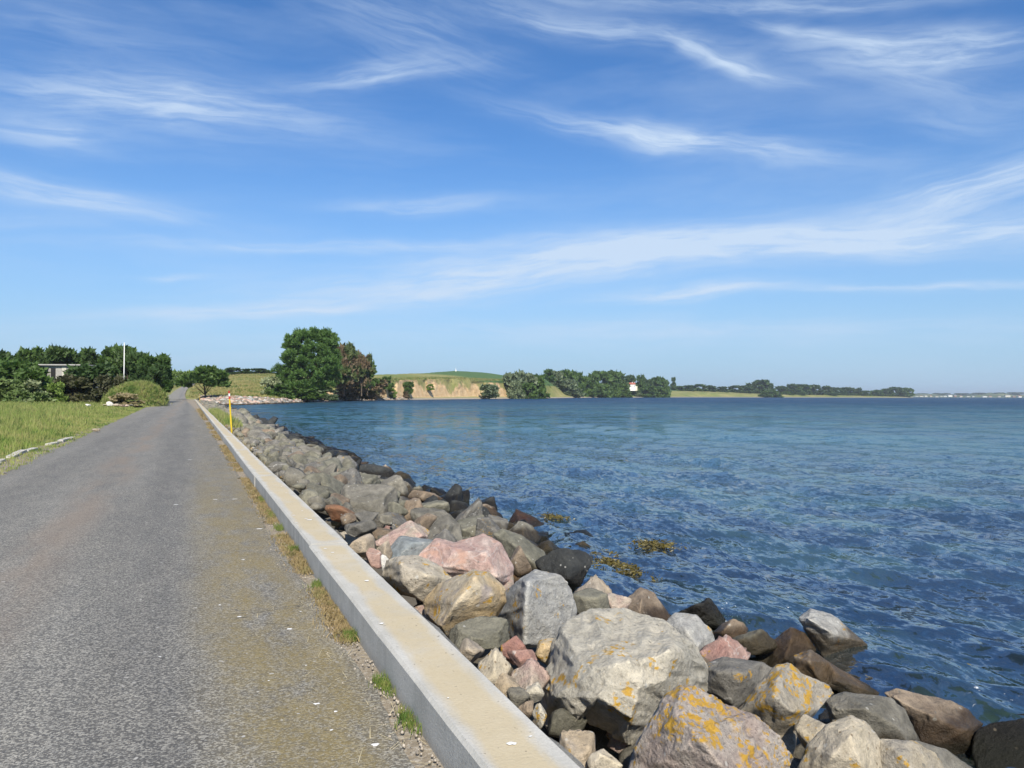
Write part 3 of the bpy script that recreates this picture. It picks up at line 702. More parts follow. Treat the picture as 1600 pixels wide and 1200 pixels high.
STONE_COUNT = 0
def placed_rock(x0, x1, y0, y1, mat, label, level=4, rot=0, depth=.85, back=.22, planes=None, p=34, grow=1.06, seed=None, rough=.035, lift=0, group='boulders of the sea defence', name='boulder', dist=None):
    """a stone whose outline spans these photo columns and rows, resting on the rubble slope"""
    global STONE_COUNT; STONE_COUNT += 1
    seed = seed or STONE_COUNT * 13 + 5
    cu, cy = (x0 + x1) / 2, (y0 + y1) / 2
    r = ray(cu, cy)
    # meet the sloping top of the rubble: z = .02 - (x-1.6)*.215 + lift
    den = r.z + .215 * r.x; k = (.02 + .215 * 1.6 + lift - EYE.z - .215 * EYE.x) / den
    hit = EYE + r * k; d = (hit - EYE).dot(FWD)
    if dist: hit = EYE + r * (dist / F); d = dist
    w, h = (x1 - x0) * d / F * grow, (y1 - y0) * d / F * grow
    V, Fc = rock_shape(level, seed, planes, p=p, rough=rough)
    c, s = math.cos(R(rot)), math.sin(R(rot))                     # rotate in the view plane
    if rot:
        V = V * np.array([1.45, .8, 1.0]); V = np.stack([V[:, 0] * c - V[:, 1] * s, V[:, 0] * s + V[:, 1] * c, V[:, 2]], 1)
    mn, mx = V.min(0), V.max(0); V = (V - (mn + mx) / 2) / ((mx - mn) / 2)
    dp = math.sqrt(w * h) * depth
    V = V * np.array([w / 2, h / 2, dp / 2])
    B = np.array([RIGHT[:], UPV[:], (-FWD)[:]])
    P = V @ B; cen = hit + r.normalized() * dp * back
    o = link_mesh(name, mesh_np(name, P, Fc, ROCK[mat] if isinstance(mat, str) else mat, True), None, cen)
    o['label'] = label; o['category'] = 'boulder'; o['group'] = group
    return o

from mathutils.geometry import delaunay_2d_cdt
def sculpted_rock(pts, nout, mat, label, level=5, lift=0, back=.25, dist=None, seed=1, depthf=.55, soft=2, group='boulders of the sea defence'):
    """a stone built from its corner points: (photo column, photo row, how far the corner stands towards the viewer);
    the first nout points run round its outline, the rest are corners of its broken faces"""
    A = np.array(pts, float); cu, cy = (A[:, 0].min() + A[:, 0].max()) / 2, (A[:, 1].min() + A[:, 1].max()) / 2
    A[:, 2] *= 1.9; size = math.sqrt(np.ptp(A[:, 0]) * np.ptp(A[:, 1])); r0 = ray(cu, cy)
    k = (.02 + .215 * 1.6 + lift - EYE.z - .215 * EYE.x) / (r0.z + .215 * r0.x); hit = EYE + r0 * k; d = (hit - EYE).dot(FWD)
    if dist: hit = EYE + r0 * (dist / F); d = dist
    sc = d / F; rg = np.random.default_rng(seed)
    vs, es, fs, ov, _, _ = delaunay_2d_cdt([Vector((a[0], -a[1])) for a in A], [(q, (q + 1) % nout) for q in range(nout)], [], 1, 1e-4)
    bm = bmesh.new(); src = [o_[0] if o_ else 0 for o_ in ov]
    bv = [bm.verts.new((v.x - cu, v.y + cy, A[src[q], 2])) for q, v in enumerate(vs)]
    for f in fs: bm.faces.new([bv[q] for q in f])
    pos_of = {src[q]: bv[q] for q in range(len(vs))}; ring = [pos_of[q] for q in range(nout)]
    mid = [bm.verts.new((v.co.x * 1.0 + rg.uniform(-1, 1), v.co.y * 1.0, min(v.co.z, 0) - size * depthf * .45)) for v in ring]
    bck = [bm.verts.new((v.co.x * .7, v.co.y * .7 - size * .05, -size * depthf)) for v in ring]; cc = bm.verts.new((0, -size * .05, -size * depthf * 1.15))
    for q in range(nout):
        w = (q + 1) % nout
        bm.faces.new((ring[q], ring[w], mid[w], mid[q])); bm.faces.new((mid[q], mid[w], bck[w], bck[q])); bm.faces.new((bck[q], bck[w], cc))
    bmesh.ops.triangulate(bm, faces=bm.faces); bmesh.ops.recalc_face_normals(bm, faces=bm.faces)
    for lv in range(level):
        bmesh.ops.subdivide_edges(bm, edges=bm.edges, cuts=1, use_grid_fill=True)
        if lv in (1, 2):
            bm.normal_update(); amp = size * (.0075, .0035)[lv - 1]
            for v in bm.verts: v.co += v.normal * rg.normal(0, 1) * amp + Vector(rg.normal(0, .35, 3)) * amp
    bmesh.ops.triangulate(bm, faces=[f for f in bm.faces if len(f.verts) > 3])
    bm.verts.ensure_lookup_table(); bm.verts.index_update()
    P = np.array([v.co[:] for v in bm.verts]); Fc = np.array([[v.index for v in f.verts] for f in bm.faces]); E = np.array([[e.verts[0].index, e.verts[1].index] for e in bm.edges]); bm.free()
    n = len(P); deg = np.bincount(E.ravel(), minlength=n)[:, None]
    for it in range(soft + max(0, level - 4)):
        acc = np.zeros_like(P)
        for c in range(3): acc[:, c] = np.bincount(E[:, 0], P[E[:, 1], c], n) + np.bincount(E[:, 1], P[E[:, 0], c], n)
        P = P * .45 + acc / deg * .55
    a_, b_, c_ = P[Fc[:, 0]], P[Fc[:, 1]], P[Fc[:, 2]]; fnm = np.cross(b_ - a_, c_ - a_); N = np.zeros_like(P)
    for q in range(3):
        for c in range(3): N[:, c] += np.bincount(Fc[:, q], fnm[:, c], n)
    N /= np.linalg.norm(N, axis=1)[:, None] + 1e-9
    u = P / size; h = .0055 * fbm(u * 5 + seed, seed, 5, .6) + .005 * np.round(fbm(u * 3 + 8 + seed, seed + 3, 3, .6) * 3) / 3 - .006 * np.clip(1 - np.abs(fbm(u * 2.6 + 1, seed + 4, 3)) * 14, 0, 1)
    P = P + N * (h * size)[:, None]
    d2 = d + size * sc * back; cen = EYE + r0 * (d2 / F)                            # corners to metres, each at its own distance
    ray_ = (P[:, 0:1] + cu - 800) * np.array(RIGHT[:]) + (600 - cy + P[:, 1:2]) * np.array(UPV[:]) + F * np.array(FWD[:])
    Q = np.array(EYE[:]) + ray_ * ((d2 - P[:, 2:3] * d2 / F) / F) - np.array(cen[:])
    o = link_mesh('boulder', mesh_np('boulder', Q, Fc, ROCK[mat], True), None, cen)
    o['label'] = label; o['category'] = 'boulder'; o['group'] = group
    return o

SCULPT = {
 'huge cream': (17, [(875,977,-30),(924,951,-60),(980,954,-70),(1040,970,-50),(1082,1005,-32),(1106,1044,-50),(1104,1084,-50),(1053,1132,-10),(991,1163,30),(972,1160,44),(955,1147,20),(912,1128,20),(879,1154,34),(860,1146,24),(847,1118,-35),(846,1067,-30),(860,1035,-30),(1055,1015,34),(914,1046,44),(960,1040,56),(1003,1032,46),(933,1089,66),(903,1122,46),(985,1120,72),(1000,1075,62),(868,1090,38),(1040,1062,44)]),
 'big pinkish boulder bl': (14, [(975,1215,0),(1000,1158,5),(1035,1094,5),(1062,1072,-5),(1085,1075,-8),(1118,1092,-8),(1145,1106,-10),(1180,1120,-8),(1217,1150,-5),(1236,1184,0),(1228,1225,10),(1180,1290,10),(1040,1290,10),(960,1260,5),(1062,1120,40),(1100,1160,62),(1140,1215,70),(1035,1190,34)]),
 'upright light grey slab': (10, [(811,906,0),(837,890,-5),(879,900,-4),(893,922,-8),(901,958,-8),(877,1003,12),(819,1014,30),(779,988,-35),(775,962,-42),(790,926,-35),(824,909,32),(820,947,44),(818,1008,42)]),
 'yellow ochre boulder': (10, [(740,891,-5),(764,894,-5),(789,920,-5),(791,941,0),(764,980,12),(702,999,12),(682,982,0),(665,958,-30),(661,938,-36),(685,912,-28),(742,902,26),(712,943,36),(688,978,28),(770,930,26)]),
 'pitted cream boulder': (10, [(622,870,-6),(650,867,-8),(682,881,-6),(709,905,-5),(697,928,4),(667,944,12),(642,932,6),(614,927,-24),(597,899,-30),(603,876,-24),(625,880,20),(628,910,25),(641,927,22),(672,900,24)]),
 'large salmon pink': (10, [(653,868,-5),(680,841,-14),(710,848,-14),(755,835,-18),(783,848,-14),(803,887,-8),(799,908,0),(783,920,8),(695,899,14),(660,880,4),(708,858,10),(757,864,26),(776,902,30),(697,886,22)]),
 'long grey slab with': (10, [(1248,965,-4),(1267,951,-8),(1306,965,-10),(1355,1006,-10),(1423,1071,-6),(1420,1084,0),(1380,1092,4),(1328,1067,2),(1283,1024,0),(1255,982,0),(1300,990,18),(1364,1046,20),(1262,966,10)]),
 'brown tan slab lying': (7, [(1240,1024,-4),(1267,1016,-6),(1294,1034,-6),(1380,1086,-4),(1350,1094,4),(1285,1072,6),(1243,1050,2),(1264,1034,14),(1310,1064,12)]),
 'tan peaked boulder with': (11, [(1213,1040,-10),(1236,1037,-12),(1252,1052,-12),(1294,1070,-14),(1302,1083,-10),(1280,1108,0),(1248,1142,10),(1238,1180,14),(1206,1150,12),(1155,1114,0),(1178,1075,-6),(1214,1062,14),(1208,1086,34),(1238,1112,36)]),
 'big brownish grey block': (9, [(1381,1083,-5),(1400,1076,-8),(1476,1094,-12),(1511,1108,-12),(1536,1131,-8),(1529,1158,0),(1516,1185,4),(1440,1185,8),(1425,1131,4),(1455,1118,16),(1503,1143,20),(1408,1096,6)]),
 'smooth grey boulder left': (8, [(1287,1093,-5),(1320,1081,-8),(1390,1090,-10),(1413,1109,-8),(1438,1160,-2),(1440,1190,6),(1350,1190,10),(1300,1130,6),(1355,1108,24),(1308,1108,12),(1400,1135,20)]),
 'dark grey veined': (7, [(1097,1041,-6),(1131,1026,-8),(1190,1034,-10),(1210,1047,-8),(1189,1074,0),(1146,1110,8),(1100,1078,0),(1122,1050,16),(1162,1052,20),(1142,1096,16)]),
 'rounded cream boulder': (9, [(1247,1200,-4),(1262,1164,-5),(1290,1132,-10),(1327,1117,-14),(1357,1130,-12),(1375,1158,-8),(1393,1204,-4),(1385,1260,4),(1255,1260,4),(1330,1148,20),(1300,1180,26),(1345,1195,30)]),
 'cream boulder with lichen at': (7, [(1374,1154,-8),(1425,1158,-10),(1462,1178,-10),(1478,1204,-6),(1475,1260,4),(1372,1260,4),(1370,1190,0),(1410,1182,14),(1430,1215,20)]),
 'grey boulder at the bottom edge': (5, [(1428,1156,-10),(1477,1171,-12),(1524,1204,-8),(1530,1260,0),(1430,1260,4),(1462,1190,10),(1480,1220,14)]),
 'pale grey boulder at the right': (7, [(1036,975,-8),(1055,957,-10),(1087,961,-10),(1112,984,-8),(1120,1010,-4),(1105,1045,4),(1050,1045,4),(1072,985,10),(1090,1010,16)]),
 'peaked pinkish brown': (7, [(1172,1030,-4),(1208,1000,-8),(1236,980,-10),(1258,989,-12),(1275,1015,-8),(1262,1050,2),(1194,1052,6),(1236,1000,8),(1226,1030,18)]),
 'squarish greenish': (6, [(709,826,-6),(716,812,-10),(755,804,-12),(769,828,-8),(770,850,0),(724,856,4),(752,818,6),(722,828,12),(758,846,12)]),
 'long greenish grey wedge': (7, [(770,834,-4),(785,826,-8),(816,838,-10),(850,862,-8),(870,898,0),(840,912,8),(800,880,8),(812,856,14),(838,886,16)]),
 'rusty brown wet boulder': (7, [(795,815,-6),(806,795,-10),(835,808,-10),(860,824,-6),(862,846,0),(830,858,6),(800,842,4),(812,815,10),(842,838,14)]),
 'brown grey peaked': (7, [(960,968,-4),(978,935,-8),(1000,918,-12),(1022,926,-12),(1048,966,-4),(1035,980,6),(975,982,6),(1002,938,10),(1000,962,18)]),
 'peaked grey boulder left': (7, [(660,848,-2),(680,815,-8),(702,803,-12),(718,820,-8),(724,848,0),(705,862,6),(668,862,4),(700,820,8),(694,846,14)]),
}

# hero boulder facets in view axes (right, up, towards the camera, distance)
BIG = [(-.15, .80, .58, .62), (.10, .25, .97, .70), (-.55, -.25, .80, .74), (.62, -.10, .78, .66), (.05, -.85, .52, .70), (-.9, .25, .35, .86), (.85, .35, .2, .86), (0, 1, -.2, .74), (0, 0, -1, .8), (-.5, -.8, .2, .84), (.6, -.7, .3, .76), (.55, .72, .42, .80)]
SLAB = [(.25, .35, .9, .55), (-.85, .15, .5, .55), (0, 1, .1, .95), (.9, .2, .3, .72), (.1, -1, .3, .9), (0, 0, -1, .7), (-.4, .8, .4, .85), (.6, -.6, .5, .85)]
OCH = [(.35, .25, .9, .60), (-.75, .35, .55, .55), (.1, 1, .1, .78), (.85, .3, .3, .85), (-.2, -.9, .4, .8), (0, 0, -1, .7), (-.7, -.6, .3, .8), (.7, .65, .2, .85)]
FLAT = [(0, .9, .45, .55), (0, .1, 1, .8), (-.9, .2, .3, .9), (.9, .1, .3, .9), (0, -1, .2, .7), (-.5, .4, .7, .8), (.5, .3, .8, .8), (0, 0, -1, .8)]
TRI = [(-.55, .62, .55, .50), (.62, .55, .55, .52), (0, .1, 1, .72), (0, -1, .2, .6), (-.8, -.5, .4, .8), (.8, -.4, .4, .8), (0, 0, -1, .7)]
LICH = [(-.62, .42, .66, .58), (.50, .72, .46, .50), (.1, -.1, 1, .78), (.9, .1, .3, .85), (-.9, -.2, .3, .85), (0, 1, .1, .85), (0, -1, .2, .8), (0, 0, -1, .8)]
WEDGE = [(.30, .75, .6, .42), (-.55, -.55, .6, .45), (.2, -.3, .9, .62), (1, 0, .2, .9), (-1, .1, .2, .95), (0, 0, -1, .7), (.5, .85, 0, .6)]

ROWS = [
 # x0, x1, y0, y1, material, level, options, label
 (842, 1103, 946, 1170, 'pale', 6, dict(planes=BIG, p=26, depth=1.0, lift=.16), 'huge cream coloured angular boulder, the largest of the foreground'),
 (972, 1245, 1072, 1270, 'lichen', 6, dict(planes=LICH, lift=.12, depth=.95), 'big pinkish boulder blotched with orange lichen at the bottom edge'),
 (776, 902, 888, 1022, 'slab', 5, dict(planes=SLAB, lift=.15), 'upright light grey slab with a dark left side behind the huge cream boulder'),
 (660, 792, 886, 1000, 'ochre', 5, dict(planes=OCH, lift=.10), 'yellow ochre boulder with a grey left face leaning near the wall'),
 (596, 715, 864, 948, 'cream', 5, dict(planes=OCH, lift=.08, seed=71), 'pitted cream boulder with a dark side beside the wall'),
 (652, 802, 832, 925, 'pink', 5, dict(lift=.08, seed=404), 'large salmon pink and white boulder with an orange seam'),
 (586, 668, 815, 862, 'pinkish', 5, dict(lift=.05), 'dusty pink mottled boulder above the blue grey stone'),
 (606, 680, 842, 885, 'blue', 4, {}, 'smooth blue grey stone wedged between pink boulders'),
 (543, 584, 836, 872, 'tan', 4, {}, 'small pinkish tan stone touching the wall footing'),
 (571, 599, 857, 886, 'red', 4, {}, 'little salmon red stone beside the wall footing'),
 (588, 613, 845, 876, 'tan', 4, {}, 'small tan cobble left of the blue grey stone'),
 (595, 608, 868, 893, 'white', 3, {}, 'tiny white stone sliver beside the cream pitted boulder'),
 (701, 795, 970, 1012, 'green', 5, dict(planes=FLAT), 'flat greenish grey stone below the ochre boulder'),
 (714, 756, 1000, 1044, 'tan', 4, {}, 'small cream tan stone right beside the wall top'),
 (747, 797, 1018, 1068, 'cream', 4, dict(planes=TRI), 'pale greenish cream stone with a pointed top near the wall'),
 (782, 826, 992, 1038, 'red', 4, {}, 'small upright dull red stone under the grey slab'),
 (793, 838, 1013, 1052, 'red', 4, {}, 'dull red stone between the red upright one and the cream boulder'),
 (797, 860, 1035, 1082, 'pinkish', 4, dict(planes=TRI), 'reddish angular stone against the left side of the huge cream boulder'),
 (772, 814, 1053, 1090, 'tan', 4, {}, 'small tan cobble beside the wall below the pointed cream stone'),
 (836, 872, 1002, 1042, 'ochre', 4, {}, 'small ochre brown stone at the shoulder of the huge cream boulder'),
 (792, 828, 1076, 1102, 'grey', 3, {}, 'little grey cobble low beside the wall'),
 (820, 850, 1068, 1100, 'pale', 4, {}, 'small pale stone below the reddish angular stone'),
 (832, 854, 1098, 1140, 'pale', 4, {}, 'narrow pale splinter standing by the huge cream boulder'),
 (808, 834, 1096, 1122, 'brown', 3, {}, 'small dark brown cobble in the gap by the wall'),
 (874, 932, 1150, 1200, 'tan', 4, dict(planes=FLAT), 'flat tan stone in the shaded hollow under the huge boulder'),
 (918, 970, 1172, 1215, 'cream', 4, {}, 'small cream stone at the bottom edge of the pile'),
 (897, 958, 903, 955, 'tan', 4, dict(planes=TRI), 'tan brown stone right of the grey slab'),
 (893, 952, 924, 968, 'green', 4, {}, 'greenish grey rounded stone behind the huge cream boulder'),
 (945, 985, 930, 965, 'pinkish', 4, {}, 'pink stone with a spot of lichen behind the huge cream boulder'),
 (963, 1046, 917, 972, 'brown', 5, dict(planes=TRI), 'brown grey peaked boulder near the water behind the huge one'),
 (1047, 1130, 931, 985, 'black', 5, dict(rough=.08), 'dark brown weedy boulder at the waterline'),
 (1035, 1120, 956, 1040, 'slab', 5, dict(planes=TRI), 'pale grey boulder at the right shoulder of the huge one'),
 (838, 926, 858, 925, 'black', 5, dict(p=12), 'black wet rounded boulder standing in the water'),
 (793, 862, 794, 858, 'rust', 5, dict(planes=LICH), 'rusty brown wet boulder at the waterline'),
 (785, 845, 818, 862, 'grey', 4, dict(planes=TRI), 'grey angular boulder beside the rusty one'),
 (768, 866, 828, 905, 'green', 5, dict(planes=WEDGE, seed=88), 'long greenish grey wedge boulder sloping to the water'),
 (710, 768, 804, 852, 'green', 4, dict(planes=LICH, seed=91), 'squarish greenish grey boulder above the salmon pink one'),
 (662, 722, 803, 856, 'grey', 4, dict(planes=TRI, seed=17), 'peaked grey boulder left of the squarish one'),
 (674, 712, 828, 858, 'dgrey', 4, dict(planes=TRI), 'small dark grey wedge in front of the peaked grey boulder'),
 (645, 682, 803, 832, 'brown', 4, dict(p=9), 'rounded brown stone behind the dusty pink boulder'),
 (654, 702, 783, 815, 'green', 4, {}, 'greenish stone above the rounded brown one'),
 (630, 664, 780, 818, 'brown', 4, {}, 'brownish block left of the greenish stone'),
 (605, 638, 783, 815, 'green', 4, {}, 'small greenish grey block above the dusty pink boulder'),
 (522, 618, 760, 812, 'grey', 5, dict(planes=FLAT, seed=5), 'broad flat grey boulder in the middle of the slope'),
 (505, 592, 740, 776, 'green', 5, dict(planes=FLAT, seed=6), 'broad greenish flat boulder behind the broad grey one'),
 (584, 638, 743, 788, 'grey', 4, {}, 'upright grey block right of the broad flat boulders'),
 (510, 554, 788, 818, 'rust', 4, {}, 'rust stained tan stone beside the wall footing'),
 (580, 618, 727, 752, 'tan', 4, dict(planes=TRI), 'peaked tan grey stone near the water'),
 (532, 556, 802, 822, 'brown', 3, {}, 'small rounded pinkish brown cobble by the footing'),
 (536, 588, 812, 840, 'dgrey', 4, {}, 'dark grey stone between the footing and the pink boulder'),
 (552, 592, 800, 824, 'dgrey', 4, {}, 'dark rounded stone under the broad flat boulder'),
 (592, 614, 803, 822, 'grey', 3, {}, 'small grey cobble above the dusty pink boulder'),
 (723, 784, 790, 826, 'brown', 4, dict(planes=TRI), 'brown triangular boulder near the rusty one'),
 (698, 722, 768, 790, 'black', 4, {}, 'small black stone awash just off the slope'),
 (700, 740, 782, 812, 'black', 4, {}, 'black wet stone at the waterline above the brown triangle'),
 (672, 705, 762, 790, 'black', 4, {}, 'dark weedy stone beside the water above the greenish stones'),
 (792, 830, 853, 900, 'brown', 4, {}, 'brown stone with lichen between the pink boulder and the wedge'),
 (636, 692, 766, 796, 'brown', 4, {}, 'brownish broken boulder above the small blocks'),
 (756, 794, 806, 846, 'dgrey', 4, {}, 'dark grey stone in the hollow behind the squarish boulder'),
 (1114, 1170, 966, 1015, 'brown', 4, {}, 'dark brown wet stone in front of the splash'),
 (1138, 1210, 982, 1028, 'green', 4, {}, 'greenish tan stone right of the dark wet one'),
 (1096, 1178, 999, 1048, 'red', 4, dict(planes=TRI), 'pinkish red pointed stone right of the huge cream boulder'),
 (1172, 1276, 980, 1052, 'brown', 5, dict(planes=TRI, seed=33), 'peaked pinkish brown boulder left of the leaning slab'),
 (1246, 1424, 950, 1094, 'slab', 5, dict(rot=-36, planes=WEDGE, depth=.55, seed=21, lift=.1), 'long grey slab with a wet brown lower half leaning towards the water'),
 (1240, 1380, 1012, 1096, 'tan', 5, dict(rot=-30, depth=.6, seed=47), 'brown tan slab lying under the long leaning slab'),
 (1383, 1538, 1074, 1195, 'brown', 5, dict(planes=FLAT, seed=29), 'big brownish grey block at the right near the water'),
 (1286, 1440, 1078, 1175, 'grey', 5, dict(planes=LICH, seed=58, p=14), 'smooth grey boulder left of the brownish grey block'),
 (1096, 1212, 1026, 1112, 'dgrey', 5, dict(seed=62), 'dark grey veined boulder with a dab of yellow lichen'),
 (1150, 1302, 1036, 1185, 'lichen2', 5, dict(planes=TRI, seed=95, lift=.1), 'tan peaked boulder with orange lichen on its crest'),
 (1243, 1300, 1125, 1192, 'lichen2', 4, {}, 'small speckled stone between the tan peaked and the cream boulders'),
 (1246, 1384, 1116, 1240, 'cream', 5, dict(seed=73, p=14, lift=.1), 'rounded cream boulder at the bottom right of the pile'),
 (1366, 1475, 1150, 1250, 'lichen2', 5, dict(lift=.1), 'cream boulder with lichen at the bottom edge right of the rounded one'),
 (1425, 1530, 1158, 1260, 'grey', 5, dict(lift=.05), 'grey boulder at the bottom edge beside the black wet rocks'),
 (1515, 1660, 1126, 1260, 'black', 5, dict(dist=5.9), 'black wet rock at the bottom right corner'),
 (1560, 1680, 1105, 1170, 'black', 5, {}, 'low black rock awash beyond the right corner'),
]
hand_xy = []
for q_, (x0, x1, y0, y1, mt, lv, op, lb) in enumerate(ROWS):
    key_ = [k_ for k_ in SCULPT if lb.startswith(k_)]
    if key_: o = sculpted_rock(SCULPT[key_[0]][1], SCULPT[key_[0]][0], mt, lb, 5 if lv == 6 else 4, seed=100 + q_ * 3, lift=op.get('lift', 0))
    else: o = placed_rock(x0, x1, y0, y1, mt, lb, level=lv, **op); hand_xy.append((o.location.x, o.location.y, max(o.dimensions) * .5))

# shared stone shapes for the rest of the slope
KEYS = ['grey', 'green', 'grey', 'dgrey', 'green', 'green', 'dgrey', 'grey', 'green', 'brown', 'dgrey', 'green', 'grey', 'dgrey']
PROTO = {}
def proto(level, k, mat):
    key = (level, k, mat)
    if key not in PROTO:
        V, Fc = rock_shape(level, 900 + k * 7, npl=10, p=40, rough=.045)
        mn, mx = V.min(0), V.max(0); V = (V - (mn + mx) / 2) / ((mx - mn).max() / 2)
        PROTO[key] = mesh_np('boulder', V, Fc, ROCK[mat], True)
    return PROTO[key]
COLN = {'grey': 'grey', 'green': 'greenish grey', 'dgrey': 'dark grey', 'brown': 'brown', 'tan': 'tan', 'red': 'dull red', 'cream': 'cream', 'pinkish': 'pinkish', 'slab': 'light grey'}
def filler():
    rg = random.Random(11); n = 0
    # small stones packed under and between the big ones near the camera
    for k in range(150):
        y = rg.uniform(2.2, 13.5); x = rg.uniform(1.75, 6.6); s = rg.uniform(.12, .24)
        z = float(shore_top(np.array(x))) - rg.uniform(.16, .36)
        mt = rg.choice(['grey', 'tan', 'pinkish', 'cream', 'dgrey', 'red', 'brown', 'slab', 'green'])
        o = link_mesh('cobble', proto(3, k % 10, mt)); o.location = (x, y, z); o.scale = (s * rg.uniform(.8, 1.3), s, s * rg.uniform(.55, .9))
        o.rotation_euler = (rg.uniform(-.5, .5), rg.uniform(-.5, .5), rg.uniform(0, 6.28))
        w_ = 'by the footing' if x < 2.4 else ('mid pile' if x < 4.6 else 'near the water')
        f_ = 'nearest the camera' if y < 5 else ('around the huge cream boulder' if y < 7.5 else ('around the salmon pink boulder' if y < 10.5 else 'behind the salmon pink boulder'))
        tag(o, 'small %s stone in the gaps %s %s' % (COLN[mt], w_, f_), 'stone', 'small %s stones %s %s' % (COLN[mt], w_, f_))
    # boulders farther along, one layer resting on the next
    pts = []
    y = 12.6
    tries = 0
    while len(pts) < 2300 and tries < 60000:
        tries += 1
        yy = 12.4 + (rg.random() ** 1.5) * 205; xx = rg.uniform(1.82, 7.2 if yy < 15 else 6.25)
        s = rg.uniform(.28, .70) * (1.05 if xx > 2.45 else .33)
        if yy > 60: s *= 1.1
        if any(abs(a - xx) < (s + c) * .62 and abs(b - yy) < (s + c) * .62 for a, b, c in pts): continue
        if any(math.hypot(a - xx, b - yy) < s * .8 + c * .8 for a, b, c in hand_xy): continue
        pts.append((xx, yy, s))
    pts.sort(key=lambda q: q[1])
    rest = []
    for k, (xx, yy, s) in enumerate(pts):
        z = float(shore_top(np.array(xx))) - s * .34 + rg.uniform(-.24, .12)
        dark = xx > (5.9 if yy < 15 else 5.0) + rg.uniform(-.3, .3)
        mt = 'black' if dark and rg.random() < .8 else rg.choice(KEYS)
        sc = (s * rg.uniform(.9, 1.3), s * rg.uniform(.9, 1.3), s * rg.uniform(.62, .85)); rot = (rg.uniform(-.8, .8), rg.uniform(-.8, .8), rg.uniform(0, 6.28))
        if s > .2 and n < 265:
            n += 1
            o = link_mesh('boulder', proto(4 if n < 70 else 3, k % 10, mt)); o.location = (xx, yy, z); o.scale = sc; o.rotation_euler = rot
            where = 'by the footing' if xx < 2.7 else ('at the waterline' if xx > 5.0 else 'mid slope')
            how = 'large' if s > .5 else ('mid sized' if s > .38 else 'small')
            far = 'behind the broad flat boulders' if yy < 18 else ('halfway to the marker post' if yy < 25 else ('just before the marker post' if yy < 33 else 'beyond the marker post'))
            cn = COLN.get(mt, 'black wet')
            lb = '%s %s boulder %s %s' % (how, cn, where, far)
            tag(o, lb, 'boulder', '%s %s boulders %s %s' % (how, cn, where, far))
        else: rest.append((xx, yy, z, sc, rot, k % 10, mt))
    # everything past that: one mesh
    Vs, Fs, off, mats, mi = [], [], 0, [], []
    for (xx, yy, z, sc, rot, k, mt) in rest:
        V, Fc = ico(2 if yy < 110 else 1); V2, _ = rock_shape(2 if yy < 110 else 1, 900 + k * 7, npl=9, p=16)
        M = np.array(Euler(rot).to_matrix()); V2 = (V2 * np.array(sc) * 1.1) @ M.T + np.array((xx, yy, z))
        Vs.append(V2); Fs.append(Fc + off); off += len(V2)
        if mt not in mats: mats.append(mt)
        mi += [mats.index(mt)] * len(Fc)
    me = mesh_np('distant_boulders', np.vstack(Vs), np.vstack(Fs), None, False)
    for mname in mats: me.materials.append(ROCK[mname])
    me.polygons.foreach_set('material_index', np.array(mi, np.int32))
    tag(link_mesh('distant_boulders', me), 'far part of the grey boulder slope running to the bay', None, None, 'stuff')
filler()

def rubble_beach():
    """pinkish grey rubble in the corner of the bay"""
    rg = random.Random(4); Vs, Fs, off, mi = [], [], 0, []
    mats = ['pinkish', 'grey', 'slab', 'brown', 'red', 'dgrey']
    for k in range(1500):
        u = 305 + 335 * rg.random() ** 1.5
        D = [np.interp(u, CU, CK[:, q, 0]) for q in range(6)]
        f = rg.random()
        d = D[1] - 2 + f * (D[2] - D[1] + 3)
        if u < 430: d = D[1] - 3 + f * ((D[2] - D[1]) * 1.9)
        x, y = ground_xy(u, d); z = far_z(u, d); s = rg.uniform(.35, .95) * (1.0 if u < 450 else .6)
        if x < 3: continue
        V, Fc = ico(1); V2 = V * (1 + .3 * RNG.uniform(-1, 1, (len(V), 1))); V2 = V2 * np.array((s, s * .9, s * .6)) + np.array((x, y, z + s * .2))
        Vs.append(V2); Fs.append(Fc + off); off += len(V2); mi += [rg.choice(range(6))] * len(Fc)
    me = mesh_np('rubble', np.vstack(Vs), np.vstack(Fs)); [me.materials.append(ROCK[q]) for q in mats]
    me.polygons.foreach_set('material_index', np.array(mi, np.int32))
    tag(link_mesh('beach_rubble', me), 'pinkish grey rubble stones heaped in the corner of the bay', None, None, 'stuff')
rubble_beach()

